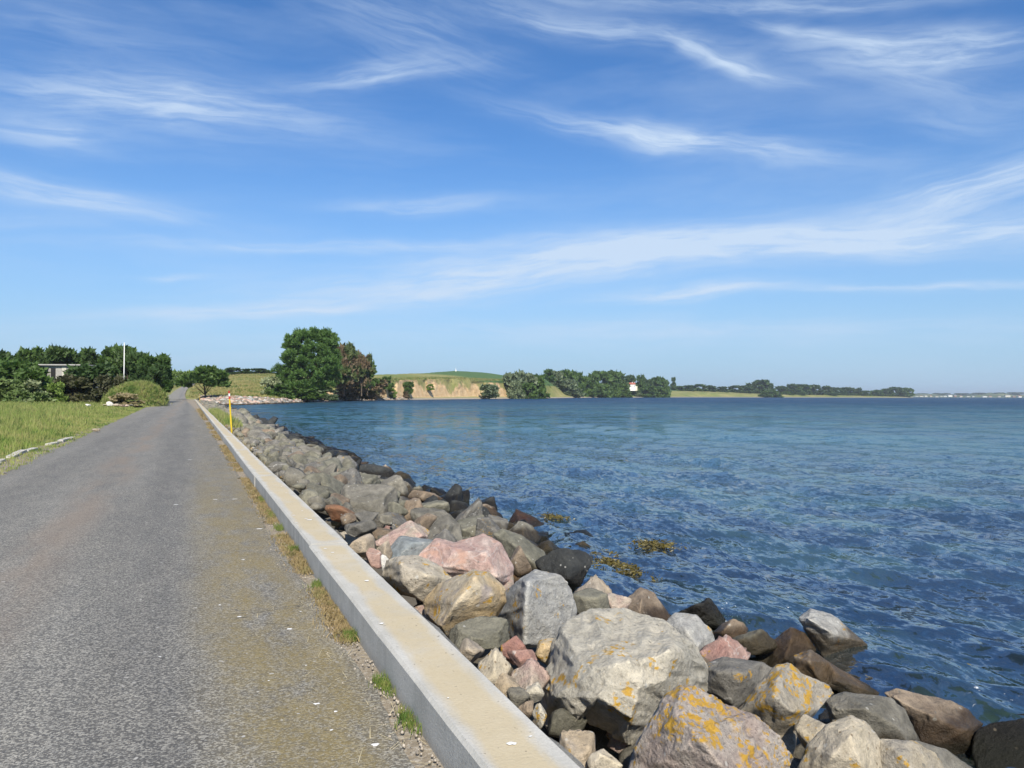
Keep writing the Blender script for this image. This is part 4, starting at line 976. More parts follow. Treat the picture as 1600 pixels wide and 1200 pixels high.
# ---------------------------------------------------------------- foliage
def leaf_cloud(n, pos_fn, size, seed, aim=.5, long=1.0):
    """n leaf-sized quads; pos_fn(rng, n) -> points and outward directions"""
    rg = np.random.default_rng(seed); P, O = pos_fn(rg, n); n = len(P)
    A = rg.normal(size=(n, 3)); A = A / np.linalg.norm(A, axis=1)[:, None] * (1 - aim) + O * aim; A /= np.linalg.norm(A, axis=1)[:, None]
    Bv = np.cross(A, rg.normal(size=(n, 3))); Bv /= np.linalg.norm(Bv, axis=1)[:, None]
    s = size * rg.uniform(.6, 1.4, (n, 1))
    a, b = A * s * long, Bv * s * .5
    V = np.stack([P - a * .5, P + b - a * .05, P + a * .6, P - b - a * .05], 1).reshape(-1, 3)
    Fc = np.arange(n * 4).reshape(n, 4); return V, Fc
def crown_fn(clumps, flat=.7, inner=.25):
    C = np.array([c[:3] for c in clumps]); Rd = np.array([c[3] for c in clumps]); w = Rd ** 2; w = w / w.sum()
    def f(rg, n):
        k = rg.choice(len(C), n, p=w); v = rg.normal(size=(n, 3)); v /= np.linalg.norm(v, axis=1)[:, None]
        v[:, 2] = np.where(v[:, 2] < -.35, -v[:, 2] * .6, v[:, 2]); r = rg.uniform(inner, 1.0, n) ** .45
        lump = 1 + .22 * vnoise(C[k] * 3 + v * 2.4, 3)
        P = C[k] + v * (Rd[k] * r * lump)[:, None] * np.array([1, 1, flat + .3]); O = v + np.array([0, 0, .45]); O /= np.linalg.norm(O, axis=1)[:, None]
        return P, O
    return f
def clumps_for(kind, seed):
    """unit crown: x, y within about +-0.5, z 0..1"""
    rg = random.Random(seed); cl = []
    if kind == 'round':
        for k in range(30):
            a = rg.uniform(0, 6.28); z = rg.uniform(.22, .88); rr = .36 * math.sqrt(max(0, 1 - ((z - .5) / .52) ** 2)) * rg.uniform(.55, 1.05)
            cl.append((rr * math.cos(a), rr * math.sin(a), z, rg.uniform(.09, .17)))
    elif kind == 'tall':
        for k in range(34):
            z = rg.uniform(.12, .90); a = rg.uniform(0, 6.28); wd = .36 * (1 - abs(z - .42) ** 1.5 * 1.25); rr = max(.03, wd) * rg.uniform(.4, 1.0)
            cl.append((rr * math.cos(a), rr * math.sin(a), z, rg.uniform(.08, .14)))
    elif kind == 'bush':
        for k in range(26):
            z = rg.uniform(.05, .75); a = rg.uniform(0, 6.28); rr = .42 * math.sqrt(max(0, 1 - (z / .95) ** 2)) * rg.uniform(.3, 1.0)
            cl.append((rr * math.cos(a), rr * math.sin(a), z, rg.uniform(.10, .19)))
    elif kind == 'spread':
        for k in range(30):
            a = rg.uniform(0, 6.28); rr = .40 * math.sqrt(rg.random()); z = .44 + .40 * (1 - (rr / .44) ** 2) * rg.uniform(.0, 1) - .12 * (rr / .4) * rg.random()
            cl.append((rr * math.cos(a), rr * math.sin(a), z, rg.uniform(.08, .14)))
    return cl
def trunk_mesh(name, clumps, trunk_r, seed, top=.55):
    rg = random.Random(seed); bm = bmesh.new(); pts = [Vector((0, 0, -.06))]
    for k in range(1, 5): pts.append(Vector((rg.uniform(-.02, .02), rg.uniform(-.02, .02), top * k / 4)))
    for k in range(4): add_tube(bm, pts[k], pts[k + 1], trunk_r * (1 - .17 * k), trunk_r * (1 - .17 * (k + 1)), 7, False)
    for c in rg.sample(clumps, min(12, len(clumps))):
        p0 = pts[rg.choice((1, 2, 3))]; p1 = Vector(c[:3]); mid = p0.lerp(p1, .5) + Vector((0, 0, -.03))
        add_tube(bm, p0, mid, trunk_r * .42, trunk_r * .28, 5, False); add_tube(bm, mid, p1, trunk_r * .28, trunk_r * .08, 5, False)
    return bm_mesh(name, bm, M_BARK, True)
TP = {}
def tree_proto(kind, var, mat, n, size, trunk_r=.03):
    key = (kind, var, mat.name, n)
    if key not in TP:
        cl = clumps_for(kind, 50 + var * 9 + len(kind)); V, Fc = leaf_cloud(n, crown_fn(cl), size, 3 + var, .45, 1.3)
        # loose outliers that break the outline
        V2, F2 = leaf_cloud(n // 10, crown_fn([(c[0] * 1.12, c[1] * 1.12, c[2] * 1.05, c[3]) for c in cl]), size, 77 + var, .7, 1.8)
        V = np.vstack([V, V2]); Fc = np.vstack([Fc, F2 + len(V) - len(V2)])
        # normalise: width 1, top at 1
        V[:, 2] -= max(0, np.percentile(V[:, 2], .5)) if kind == 'bush' else 0
        s = np.percentile(V[:, 2], 99.8); V[:, 2] /= s; w = np.percentile(np.abs(V[:, :2]), 99.3) * 2; V[:, :2] /= w
        cx_, cy_ = V[:, 0].mean(), V[:, 1].mean(); V[:, 0] -= cx_; V[:, 1] -= cy_
        cl2 = [(c[0] / w, c[1] / w, c[2] / s, c[3]) for c in cl]
        TP[key] = (mesh_np('crown', V, Fc, mat), trunk_mesh('trunk', cl2, trunk_r, var))
    return TP[key]
def plant(name, label, cat, u, ytop, d, wpx, zb=None, kind='round', var=0, mat=M_LEAF, n=2600, size=.075, group=None, sink=0, rz=None, trunk_r=.03, near=False, ywide=1.0):
    x, y = ground_xy(u, d)
    if zb is None: zb = far_z(u, d)
    h = z_at(u, ytop, d) - zb + sink; w = wpx * d / F
    cm, tm = tree_proto(kind, var, mat, n, size, trunk_r)
    r = empty(name, (x, y, zb - sink), label, cat, group, rz if rz is not None else random.uniform(0, 6.28))
    c = link_mesh('crown' if cat == 'tree' else 'foliage', cm, r); c.scale = (w, w * ywide, h)
    s = link_mesh('trunk' if cat == 'tree' else 'stem', tm, r); s.scale = (w, w, h)
    return r

def blades(name, pts, h, w, mat, label, seed=1, per=6, spread=.06, lean=.5):
    """pts (n,3): tufts; h, w arrays"""
    rg = np.random.default_rng(seed); n = len(pts); P = np.repeat(pts, per, 0); m = len(P)
    hh = np.repeat(h, per) * rg.uniform(.5, 1.15, m); ww = np.repeat(w, per) * rg.uniform(.7, 1.3, m)
    P = P + np.stack([rg.normal(0, 1, m) * spread * np.repeat(h, per) * 3, rg.normal(0, 1, m) * spread * np.repeat(h, per) * 3, 0 * ww], 1)
    a = rg.uniform(0, 6.28, m); s = np.stack([np.cos(a), np.sin(a), 0 * a], 1) * ww[:, None]
    b = rg.uniform(0, 6.28, m); L = np.stack([np.cos(b), np.sin(b), 0 * b], 1) * (hh * rg.uniform(.1, lean, m))[:, None]
    up = np.stack([0 * a, 0 * a, hh], 1)
    V = np.stack([P - s * .5, P + s * .5, P + s * .35 + up * .55 + L * .3, P - s * .35 + up * .55 + L * .3, P + up + L], 1).reshape(-1, 3)
    i = np.arange(m)[:, None] * 5
    F3 = np.concatenate([i + np.array([[0, 1, 2]]), i + np.array([[0, 2, 3]]), i + np.array([[3, 2, 4]])])
    return tag(link_mesh(name, mesh_np(name, V, F3, mat)), label, None, None, 'stuff')

# left wood, back to front: (u, ytop, d, width px, kind, mat)
LW = [(-60, 548, 190, 90, 'round'), (-10, 551, 185, 70, 'tall'), (22, 549, 180, 60, 'round'), (48, 545, 175, 52, 'tall'), (74, 549, 178, 58, 'round'), (98, 544, 172, 52, 'tall'), (122, 546, 176, 50, 'round'), (144, 547, 170, 46, 'tall'), (163, 545, 172, 50, 'round'), (183, 541, 165, 56, 'round'), (206, 547, 160, 56, 'round'), (226, 553, 155, 54, 'round'), (246, 555, 150, 50, 'tall'), (236, 570, 140, 46, 'round')]
NTHS = ['at the left edge', 'just inside the left edge', 'above the concrete building roof', 'over the right end of the roof', 'in the skyline right of the roof', 'with the pointed top in the skyline', 'in the middle of the dark wood', 'left of the flagpole', 'just left behind the flagpole', 'directly behind the flagpole', 'right beside the flagpole', 'near the right end of the dark wood', 'ending the dark wood by the road', 'with low branches by the road bend']
for k, (u, yt, d, w, kd) in enumerate(LW):
    plant('wood_tree', '%s dark tree %s' % ('tall' if kd == 'tall' else 'round', NTHS[k]), 'tree', u, yt, d, w * 1.15, .4, kd, k % 3, M_LEAF_DARK if k % 3 else M_LEAF, 6500, .062, 'trees of the left wood', sink=.2)
for k, (u, yt, d, w, h, mt, lb) in enumerate([
    (-30, 562, 135, 110, 0, M_LEAF, 'big green bush at the left edge in front of the wood'), (35, 566, 128, 100, 0, M_LEAF, 'rounded green bush left of the concrete building'),
    (48, 579, 118, 60, 0, M_LEAF, 'sloping green bush in front of the concrete building'), (-5, 592, 104, 60, 0, M_LEAF_FLOWER, 'low bush with cream blossom at the left edge'),
    (45, 594, 102, 58, 0, M_LEAF_FLOWER, 'low bush with cream blossom beside the green one'), (140, 569, 112, 92, 0, M_LEAF_DARK, 'big dark bush right of the concrete building'),
    (114, 587, 108, 66, 0, M_LEAF_OLIVE, 'brownish lower bush at the foot of the big dark bush'), (172, 587, 106, 50, 0, M_LEAF_OLIVE, 'brownish bush between the dark bush and the green mound'),
    (86, 598, 104, 30, 0, M_LEAF_SCRUB, 'small light green shrub between two bushes')]):
    plant('bush', lb, 'bush', u, yt, d, w * 1.1, .25, 'bush', k % 3, mt, 4200, .075, 'bushes in front of the left wood', sink=.25)
def grassy_mound():
    d = 103; cx, cy = ground_xy(213, d); sc = d / F; a_, b_, H_ = 40 * sc, 5.5, z_at(218, 597, d) - .1
    root = empty('grassy_mound', (cx, cy, .0), 'rounded grassy mound overgrown with light green scrub beside the road', 'mound', rz=-YAW)
    def hz(X, Y):
        r_ = np.sqrt((X / a_) ** 2 + (Y / b_) ** 2); h = H_ * np.clip(1 - r_ ** 2.4, 0, 1) ** .62 * (1 - .30 * np.clip(-X / a_, 0, 1))
        return h + .22 * fbm(np.stack([X * .9, Y * .9, 0 * X], -1).reshape(-1, 3), 6, 4).reshape(X.shape) * np.clip(h, 0, 1) - .02
    X, Y = np.meshgrid(np.linspace(-a_, a_, 60), np.linspace(-b_, b_, 60)); Z = hz(X, Y); i_ = np.arange(3600).reshape(60, 60)
    Fc = np.stack([i_[:-1, :-1].ravel(), i_[:-1, 1:].ravel(), i_[1:, 1:].ravel(), i_[1:, :-1].ravel()], 1)
    link_mesh('earth', mesh_np('earth', np.stack([X.ravel(), Y.ravel(), Z.ravel()], 1), Fc, M_GRASS, True), root)
    rg = np.random.default_rng(31); n = 9000; x = rg.uniform(-a_, a_, n); y = rg.uniform(-b_, b_, n); z = hz(x[None], y[None])[0]; k = z > .05
    o = blades('scrub', np.stack([x, y, z], 1)[k], rg.uniform(.18, .5, k.sum()), np.full(k.sum(), .07), grass_mat('mound_scrub_blades', (.17, .26, .055), (.25, .31, .085), .35), None, 9, 4, .15, .8)
    o.parent = root
grassy_mound()
plant('bush', 'low straw coloured scrub by the stones left of the road', 'bush', 196, 614, 92, 46, .1, 'bush', 0, leaf_mat('straw_scrub', (.22, .18, .10), (.32, .25, .14)), 2600, .07, sink=.1)

# the small spreading tree right of the road, hedges on the hill
plant('spreading_tree', 'small spreading dark tree beside the road where it climbs', 'tree', 320, 573, 225, 72, .1, 'spread', 1, M_LEAF, 9000, .065, trunk_r=.022)
for k, (u, yt, d, w, lb) in enumerate([(365, 574, 470, 32, 'dark round hedge bush on the left of the hill crest'), (385, 576, 475, 24, 'dark round hedge bush in the middle of the hill crest'), (402, 575.5, 480, 34, 'dark round hedge bush on the right of the hill crest'), (420, 578, 480, 26, 'dark hedge bush partly behind the big tree')]):
    plant('hill_hedge', lb, 'bush', u, yt, d, w, None, 'bush', k % 3, M_LEAF_DARK, 1800, .09, 'hedge bushes on the hill crest')
for k, u in enumerate((272, 285, 300, 340)):
    plant('hill_hedge', 'light green hedge bush in the row on the skyline behind the road top', 'bush', u, 579, 470, 26, None, 'bush', k % 3, M_LEAF_SCRUB, 2500, .06, 'light hedge bushes behind the road top')
    bpy.context.scene.collection.objects[-1]

# hero tree with feathery upswept leaves
def hero_tree():
    d = 262; x, y = ground_xy(478, d); zb = .2; sc = d / F
    root = empty('big_tree', (x, y, zb), 'biggest bushy green tree standing on the bay shore', 'tree')
    rg = random.Random(3); cl = []
    # silhouette: (height px above base, half width px, centre offset px)
    prof = [(0, 36, -8), (10, 50, -8), (40, 55, 2), (70, 48, 7), (85, 44, 9), (98, 34, 11), (106, 22, 11), (111, 10, 11)]
    H, HW, CO = zip(*prof)
    for k in range(420):
        h = 3 + 101 * rg.random() ** .95; hw = np.interp(h, H, HW); co = np.interp(h, H, CO); a = rg.uniform(0, 6.28); f = rg.uniform(.25, .94) ** .7
        cl.append(((co + hw * f * math.cos(a)) * sc, hw * f * math.sin(a) * sc * .8, h * sc, rg.uniform(5, 8.5) * sc))
    V, Fc = leaf_cloud(52000, crown_fn(cl, .8, .25), .30, 8, .78, 2.8)
    c = link_mesh('crown', mesh_np('crown', V, Fc, M_LEAF_BIG), root); c.rotation_euler = (0, 0, -YAW)
    bm = bmesh.new()
    for k in range(7):
        a = k * .9; add_tube(bm, (math.cos(a) * .6, math.sin(a) * .6, -.5), (math.cos(a) * 3.2 + 1, math.sin(a) * 3, 13 + rg.uniform(-3, 3)), .42, .12, 8)
    t2 = link_mesh('trunk', bm_mesh('trunk', bm, M_BARK, True), root)
hero_tree()
SHORE = [
 (538, 538, 300, 46, 'tall', M_LEAF_DRY, 6500, 'half withered tall tree right behind the big green tree'),
 (565, 551, 312, 36, 'round', M_LEAF_DRY, 5500, 'half withered brown green tree at the cliff edge'),
 (527, 552, 290, 44, 'round', M_LEAF_DRY, 7000, 'brownish dark tree beside the big green tree'),
 (574, 566, 318, 30, 'round', M_LEAF, 2200, 'small green tree at the top corner of the cliff'),
]
for k, (u, yt, d, w, kd, mt, n, lb) in enumerate(SHORE):
    plant('shore_tree', lb, 'tree', u, yt, d, w, 2.0, kd, k % 3, mt, n, .07, 'trees at the near end of the cliff', sink=0)
for k, (u, yt, d, w, zb, mt, lb) in enumerate([
    (424, 588, 248, 34, 0, M_LEAF_FLOWER, 'pale flowering bush at the left foot of the big tree'), (440, 600, 243, 40, 0, M_LEAF, 'dark bush under the left of the big tree'),
    (503, 606, 262, 46, -.3, M_LEAF_GREY, 'grey green bush on the beach under the big tree'), (478, 608, 256, 40, -.3, M_LEAF, 'green bush in front of the big tree trunk'),
    (540, 597, 318, 38, -.3, M_LEAF_BROWN, 'withered brown bush at the left foot of the cliff'), (566, 596, 326, 44, -.3, M_LEAF_BROWN, 'spreading withered brown bush on the beach'),
    (590, 592, 352, 34, 1.5, M_LEAF_BROWN, 'brown bush hanging from the cliff corner'), (604, 588, 370, 22, 4, M_LEAF, 'green bush on the cliff corner top'),
    (612, 606, 376, 16, -.2, M_LEAF_SCRUB, 'light green shrub at the sandy cliff foot'), (638, 596, 401, 20, 2, M_LEAF, 'dark green shrub on the sandy cliff face'),
    (634, 611, 396, 15, -.2, M_LEAF_BROWN, 'small brown shrub low on the sandy cliff'), (672, 600, 436, 12, 4, M_LEAF_SCRUB, 'small tuft shrub midway up the cliff'),
    (765, 600, 508, 34, -.3, M_LEAF_GREY, 'round grey green bush at the cliff foot')]):
    plant('shore_bush', lb, 'bush', u, yt, d, w * 1.1, zb, 'bush', k % 3, mt, 2200, .07, 'bushes along the cliff foot')
# willows in the gap and the wooded coast
COAST = [(797, 583, 575, 26, M_LEAF_GREY), (810, 580, 580, 30, M_LEAF_GREY), (824, 582, 590, 30, M_LEAF_GREY), (838, 585, 600, 26, M_LEAF), (806, 596, 566, 24, M_LEAF_GREY), (826, 598, 575, 26, M_LEAF), (845, 602, 600, 20, M_LEAF),
 (856, 577, 760, 22, M_LEAF), (870, 579, 790, 26, M_LEAF_GREY), (886, 578, 820, 28, M_LEAF), (900, 581, 850, 24, M_LEAF), (893, 592, 800, 26, M_LEAF_GREY), (912, 588, 880, 24, M_LEAF), (928, 583, 920, 26, M_LEAF), (940, 579, 950, 30, M_LEAF), (955, 579, 980, 28, M_LEAF), (970, 582, 1040, 26, M_LEAF_DARK),
 (918, 598, 900, 26, M_LEAF), (936, 600, 930, 26, M_LEAF), (954, 598, 960, 26, M_LEAF), (972, 600, 1000, 24, M_LEAF), (985, 586, 1150, 18, M_LEAF_DARK), (1001, 586, 1120, 16, M_LEAF), (1012, 592, 1140, 18, M_LEAF_DARK), (1028, 589, 1150, 24, M_LEAF), (1038, 594, 1180, 18, M_LEAF), (1010, 603, 1090, 24, M_LEAF), (1030, 604, 1110, 24, M_LEAF), (990, 609, 1075, 20, M_LEAF_GREY),
 (1052, 589, 1420, 7, M_LEAF_DARK), (1060, 603, 1440, 18, M_LEAF), (1075, 602, 1460, 20, M_LEAF_DARK), (1092, 600, 1500, 22, M_LEAF_DARK), (1108, 602, 1530, 20, M_LEAF_DARK), (1128, 604, 1560, 20, M_LEAF_DARK), (1148, 602, 1600, 20, M_LEAF_DARK), (1165, 602, 1620, 18, M_LEAF_DARK),
 (1176, 598, 1650, 20, M_LEAF_DARK), (1188, 593, 1650, 26, M_LEAF_DARK), (1200, 598, 1660, 18, M_LEAF_DARK), (1195, 611, 1500, 18, M_LEAF), (1210, 610, 1520, 18, M_LEAF), (1222, 603, 1700, 20, M_LEAF_DARK), (1238, 600, 1720, 24, M_LEAF_DARK), (1255, 600, 1740, 24, M_LEAF_DARK), (1272, 601, 1760, 22, M_LEAF_DARK), (1290, 603, 1790, 22, M_LEAF_DARK), (1306, 605, 1820, 20, M_LEAF_DARK), (1322, 605, 1850, 22, M_LEAF_DARK), (1338, 606, 1880, 20, M_LEAF_DARK), (1352, 610, 1900, 18, M_LEAF), (1370, 609, 1930, 18, M_LEAF), (1386, 607, 1960, 20, M_LEAF_DARK), (1402, 604.5, 1980, 22, M_LEAF_DARK), (1416, 606, 1990, 18, M_LEAF), (1230, 612, 1650, 16, M_LEAF), (1250, 613, 1680, 16, M_LEAF), (1300, 613, 1760, 16, M_LEAF)]
def coast_place(u):
    for lim, s in ((803, 'at the left end of the gap beside the cliff'), (817, 'tallest in the gap beside the cliff'), (831, 'in the middle of the gap beside the cliff'), (848, 'below the grassy spur'),
                   (863, 'on top of the grassy spur'), (880, 'behind the grassy spur'), (896, 'right of the grassy spur'), (910, 'in the wood right of the spur'), (932, 'midway between spur and white house'), (948, 'in the tallest part of the wood'),
                   (963, 'left of the white house by two crowns'), (979, 'just left of the white house'), (995, 'beside the white house'), (1006, 'just right of the white house'), (1020, 'in the grove right of the white house'), (1045, 'ending the grove right of the white house'),
                   (1056, 'standing alone like a spire on the field'), (1085, 'in the hedge behind the field'), (1135, 'in the distant hedge over the sandy bank'), (1170, 'in the low hedge left of the tall clump'), (1204, 'in the tall dark clump on the far shore'),
                   (1232, 'right below the tall dark clump'), (1275, 'in the long dark grove on the far shore'), (1330, 'towards the right of the long dark grove'), (1362, 'where the far grove thins out'), (1395, 'on the far point before its tip'), (2000, 'at the tip of the far wooded point')):
        if u < lim: return s
seen = {}
for k, (u, yt, d, w, mt) in enumerate(COAST):
    cn = {'foliage_willow_grey_green': 'grey green', 'foliage_mid_green': 'green', 'foliage_dark_green': 'dark'}[mt.name]
    lb = '%s tree %s' % (cn, coast_place(u)); lb = ('low ' if yt > 596 and d < 1200 or yt > 609 else 'tall ') + lb
    kind = 'tall' if w < 12 else 'round'
    if lb in seen: lb = lb.replace(' tree ', ' farther tree ') if u > seen[lb] else lb.replace(' tree ', ' nearer tree ')
    seen[lb] = u
    plant('coast_tree', lb, 'tree', u, yt, d, w * 1.25, None, 'bush' if kind == 'round' else kind, k % 3, mt, 1500, .10, 'trees of the wooded coast', sink=1.0)

# ---------------------------------------------------------------- grasses
def left_x(y): ly, lx = zip(*LEFT_E); return np.interp(y, ly, lx)
def meadow():
    rg = np.random.default_rng(2); n = 17500
    d = 12 * (118 / 12) ** rg.random(n); u = rg.uniform(-160, 262, n)
    x = FH.x * d + RH.x * d * (u - 800) / F; y = FH.y * d + RH.y * d * (u - 800) / F
    lim = left_x(y); off = lim - x; keep = off > .35 + .35 * rg.random(n) + np.where(y < 34, .35, 0); x, y, d, off = x[keep], y[keep], d[keep], off[keep]
    z = .02 + np.clip(off / 3, 0, 1) * .10 + np.clip((-9 - x) / 60, 0, 1.6) * .5
    h = np.clip(.10 + off * .10, .10, .52) * rg.uniform(.7, 1.2, len(x)); w = .008 + d * .00055
    blades('meadow_grass', np.stack([x, y, z - .03], 1), h, w, M_GRASS, 'tall light green grass of the meadow left of the road', 5, 6, .16)
    # sparse verge
    n = 2600; y = 8 + 110 * rg.random(n) ** 1.3; x = left_x(y) - rg.uniform(-.12, .7, n); pts = np.stack([x, y, 0 * x + .01], 1)
    blades('verge_grass', pts, rg.uniform(.04, .10, n), .008 + y * .0004, M_GRASS, 'short grass along the left road edge', 6, 5, .2)
meadow()
def wall_verge():
    rg = np.random.default_rng(9)
    # dry grass in patches
    n = 11000; y = 2.6 + 90 * rg.random(n) ** 2.3; m = vnoise(np.stack([0 * y, y * 1.35, 0 * y], 1), 6); keep = (m > -.05) & (rg.random(len(y)) < np.where(y > 9, .55, 1)); y = y[keep]
    x = 1.09 - np.abs(rg.normal(0, .045 + .0008 * y, len(y))) - .01; x = np.minimum(x, 1.085)
    blades('dry_grass', np.stack([x, y, 0 * x], 1), rg.uniform(.015, .045, len(x)) * (1 + y * .02), .003 + y * .0006, M_GRASS_DRY, 'dry yellow grass between the road and the wall', 3, 6, .35, 1.6)
    n = 700; y = np.concatenate([rg.normal(c, s, 60) for c, s in ((4.05, .06), (4.62, .07), (5.6, .04), (7.2, .05), (8.9, .06), (10.4, .12), (11.6, .2), (13.3, .25))])
    x = 1.085 - np.abs(rg.normal(0, .03, len(y)))
    blades('green_tufts', np.stack([x, y, 0 * x], 1), rg.uniform(.03, .075, len(x)), np.full(len(x), .005), M_GRASS_TUFT, 'fresh green tufts of grass against the wall foot', 4, 5, .12, .6)
    # grass growing behind the wall before the marker post
    n = 700; y = rg.uniform(42, 80, n); x = rg.uniform(1.75, 2.4, n)
    blades('slope_grass', np.stack([x, y, 0 * x - .05], 1), rg.uniform(.25, .6, n), np.full(n, .03), M_GRASS, 'patch of green grass behind the wall by the marker post', 8, 6, .08)
    n = 130; y = rg.uniform(20, 60, n); x = rg.uniform(1.7, 2.0, n)
    blades('slope_dry_grass', np.stack([x, y, 0 * x - .05], 1), rg.uniform(.05, .2, n), np.full(n, .02), M_GRASS_DRY, 'dry stalks behind the wall', 12, 5, .2)
wall_verge()
def far_grass():
    rg = np.random.default_rng(12); n = 9000
    u = rg.uniform(250, 440, n); f = rg.random(n); D = np.stack([np.interp(u, CU, CK[:, k, 0]) for k in range(6)], 1)
    d = D[:, 2] + 8 + (D[:, 4] - D[:, 2] - 8) * f
    ok = ~((u < 330) & (np.abs(u - np.interp(d, [232, 290, 375, 452, 520], [273, 278, 286, 298, 309])) < np.interp(d, [232, 452], [24, 12])))
    u, d = u[ok], d[ok]; z = np.array([far_z(a, b) for a, b in zip(u, d)])
    x = FH.x * d + RH.x * d * (u - 800) / F; y = FH.y * d + RH.y * d * (u - 800) / F
    blades('hill_grass', np.stack([x, y, z], 1), rg.uniform(.35, .9, len(x)), np.full(len(x), .35), grass_mat('hill_grass_blades', (.24, .25, .08), (.34, .29, .12), .05), 'tall dry grass on the hillside behind the bay', 5, 3, .3)
    # tufts fringing the cliff top
    n = 2200; u = rg.uniform(585, 800, n); D3 = np.interp(u, CU, CK[:, 3, 0]); d = D3 + rg.uniform(0, 26, n); z = np.array([far_z(a, b) for a, b in zip(u, d)])
    x = FH.x * d + RH.x * d * (u - 800) / F; y = FH.y * d + RH.y * d * (u - 800) / F
    blades('cliff_top_grass', np.stack([x, y, z], 1), rg.uniform(.4, 1.3, n), np.full(n, .5), grass_mat('cliff_grass_blades', (.13, .19, .05), (.28, .27, .11), .05), 'rough grass fringe along the top of the cliff', 7, 4, .3)
far_grass()

# ---------------------------------------------------------------- marker posts
M_YEL, M_RED, M_WHT = plain('yellow_paint', (.62, .44, .02), .5, .4, .12), plain('red_paint', (.42, .05, .03), .5, .4), plain('white_paint', (.75, .75, .72), .5, .4, .06)
def marker(label, u, ybase, x, h, tilt=0, zb=-.05, r=.032):
    # stands just behind the wall
    rr = ray(u, ybase); y = EYE.y + rr.y * ((x - EYE.x) / rr.x)
    root = empty('marker_post', (x, y, zb), label, 'post', 'yellow marker posts behind the wall')
    root.rotation_euler = (0, tilt, 0)
    def seg(nm, z0, z1, m, rad):
        bm = bmesh.new(); add_tube(bm, (0, 0, z0), (0, 0, z1), rad, rad, 14); link_mesh(nm, bm_mesh(nm, bm, m, False), root)
    seg('pole', -.3, h * .80, M_YEL, r); seg('red_band', h * .80, h * .87, M_RED, r + .002); seg('white_band', h * .87, h * .935, M_WHT, r + .002); seg('red_cap', h * .935, h, M_RED, r + .003)
marker('yellow marker post with red and white top, nearest behind the wall', 362, 681, 1.72, 1.83, R(-4), .0, .036)
marker('distant yellow marker post near the far end of the wall', 312, 630, 1.9, 1.75, 0)
marker('farthest and smallest yellow marker post by the end of the wall', 303.5, 622, 1.9, 1.75, 0)

# ---------------------------------------------------------------- flagpole, building, house
def flagpole():
    d = 122; x, y = ground_xy(193.5, d); zb = .4; h = z_at(193.5, 537, d) - zb
    root = empty('flagpole', (x, y, zb), 'tall white flagpole in front of the dark wood', 'flagpole')
    bm = bmesh.new(); add_tube(bm, (0, 0, 0), (0, 0, h), .09, .055, 10); link_mesh('pole', bm_mesh('pole', bm, M_WHT, True), root)
    bm = bmesh.new(); bmesh.ops.create_uvsphere(bm, u_segments=10, v_segments=6, radius=.10, matrix=Matrix.Translation((0, 0, h + .06))); link_mesh('finial', bm_mesh('finial', bm, M_WHT, True), root)
flagpole()
def bunker():
    d = 132; x, y = ground_xy(96, d); sc = d / F; root = empty('concrete_building', (x, y, .3), 'low grey concrete building with a flat roof among the bushes', 'building', rz=-YAW)
    ht = z_at(96, 568.5, d) - .3; w = 74 * sc / 2
    mc = rock_mat('old_grey_concrete', (.24, .235, .22), (.33, .32, .30), 0, .3, wet=False, patch=.6)
    bm = bmesh.new(); add_box(bm, -w, w * .45, 0, 6, -.5, ht - .28); link_mesh('wall', bm_mesh('wall', bm, mc), root)
    bm = bmesh.new(); add_box(bm, w * .45 + .003, w * .95, .8, 5, -.5, ht - .9); link_mesh('annex_wall', bm_mesh('annex_wall', bm, mc), root)
    bm = bmesh.new(); add_box(bm, -w - .3, w * 1.0, -.5, 6.4, ht - .28, ht - .08, .03); link_mesh('roof', bm_mesh('roof', bm, plain('pale_roof_felt', (.36, .35, .33), .8, .2, .15, 1.0)), root)
    bm = bmesh.new(); add_box(bm, w * .02, w * .20, -.05, -.003, .9, ht - .45); link_mesh('door', bm_mesh('door', bm, plain('pale_door', (.50, .48, .40), .7)), root)
    bm = bmesh.new(); add_box(bm, -w * .45, -w * .25, -.05, -.003, 1.2, ht - .7); link_mesh('window', bm_mesh('window', bm, plain('dark_opening', (.03, .03, .03), .3)), root)
bunker()
def gable_house(name, u, ybase, d, wpx, hpx, roof_px, label, wall, roofm, depth=7, chimney=True, group=None, detail=True, zb=None):
    x, y = ground_xy(u, d); sc = d / F; z = z_at(u, ybase, d); w, h, rh = wpx * sc, hpx * sc, roof_px * sc
    root = empty(name, (x, y, z), label, 'house', group, -YAW)
    bm = bmesh.new(); add_box(bm, -w / 2, w / 2, 0, depth, -3, h)
    link_mesh('wall', bm_mesh('wall', bm, wall), root)
    bm = bmesh.new(); e = .35
    pr = [(-e, h + .004), (depth / 2, h + rh), (depth + e, h + .004)]
    A = [bm.verts.new((-w / 2 - e, a, b)) for a, b in pr]; B = [bm.verts.new((w / 2 + e, a, b)) for a, b in pr]
    bm.faces.new(A[::-1]); bm.faces.new(B); bm.faces.new((A[0], A[1], B[1], B[0])); bm.faces.new((A[1], A[2], B[2], B[1])); bm.faces.new((A[2], A[0], B[0], B[2]))
    bmesh.ops.recalc_face_normals(bm, faces=bm.faces); rf = link_mesh('roof', bm_mesh('roof', bm, roofm), root)
    if chimney:
        bm = bmesh.new(); add_box(bm, -.35 + w * .1, .35 + w * .1, depth / 2 - .9, depth / 2 - .2, h + rh * .6, h + rh * 1.35); link_mesh('chimney', bm_mesh('chimney', bm, wall), rf)
    if detail:
        for k in range(3):
            bm = bmesh.new(); cx = -w / 2 + w * (k + .5) / 3; add_box(bm, cx - .45, cx + .45, -.05, -.003, h * .45, h * .8); link_mesh('window', bm_mesh('window', bm, M_GLASS), root)
    return root
M_GLASS = plain('dark_window_glass', (.04, .05, .06), .15, .6, .1)
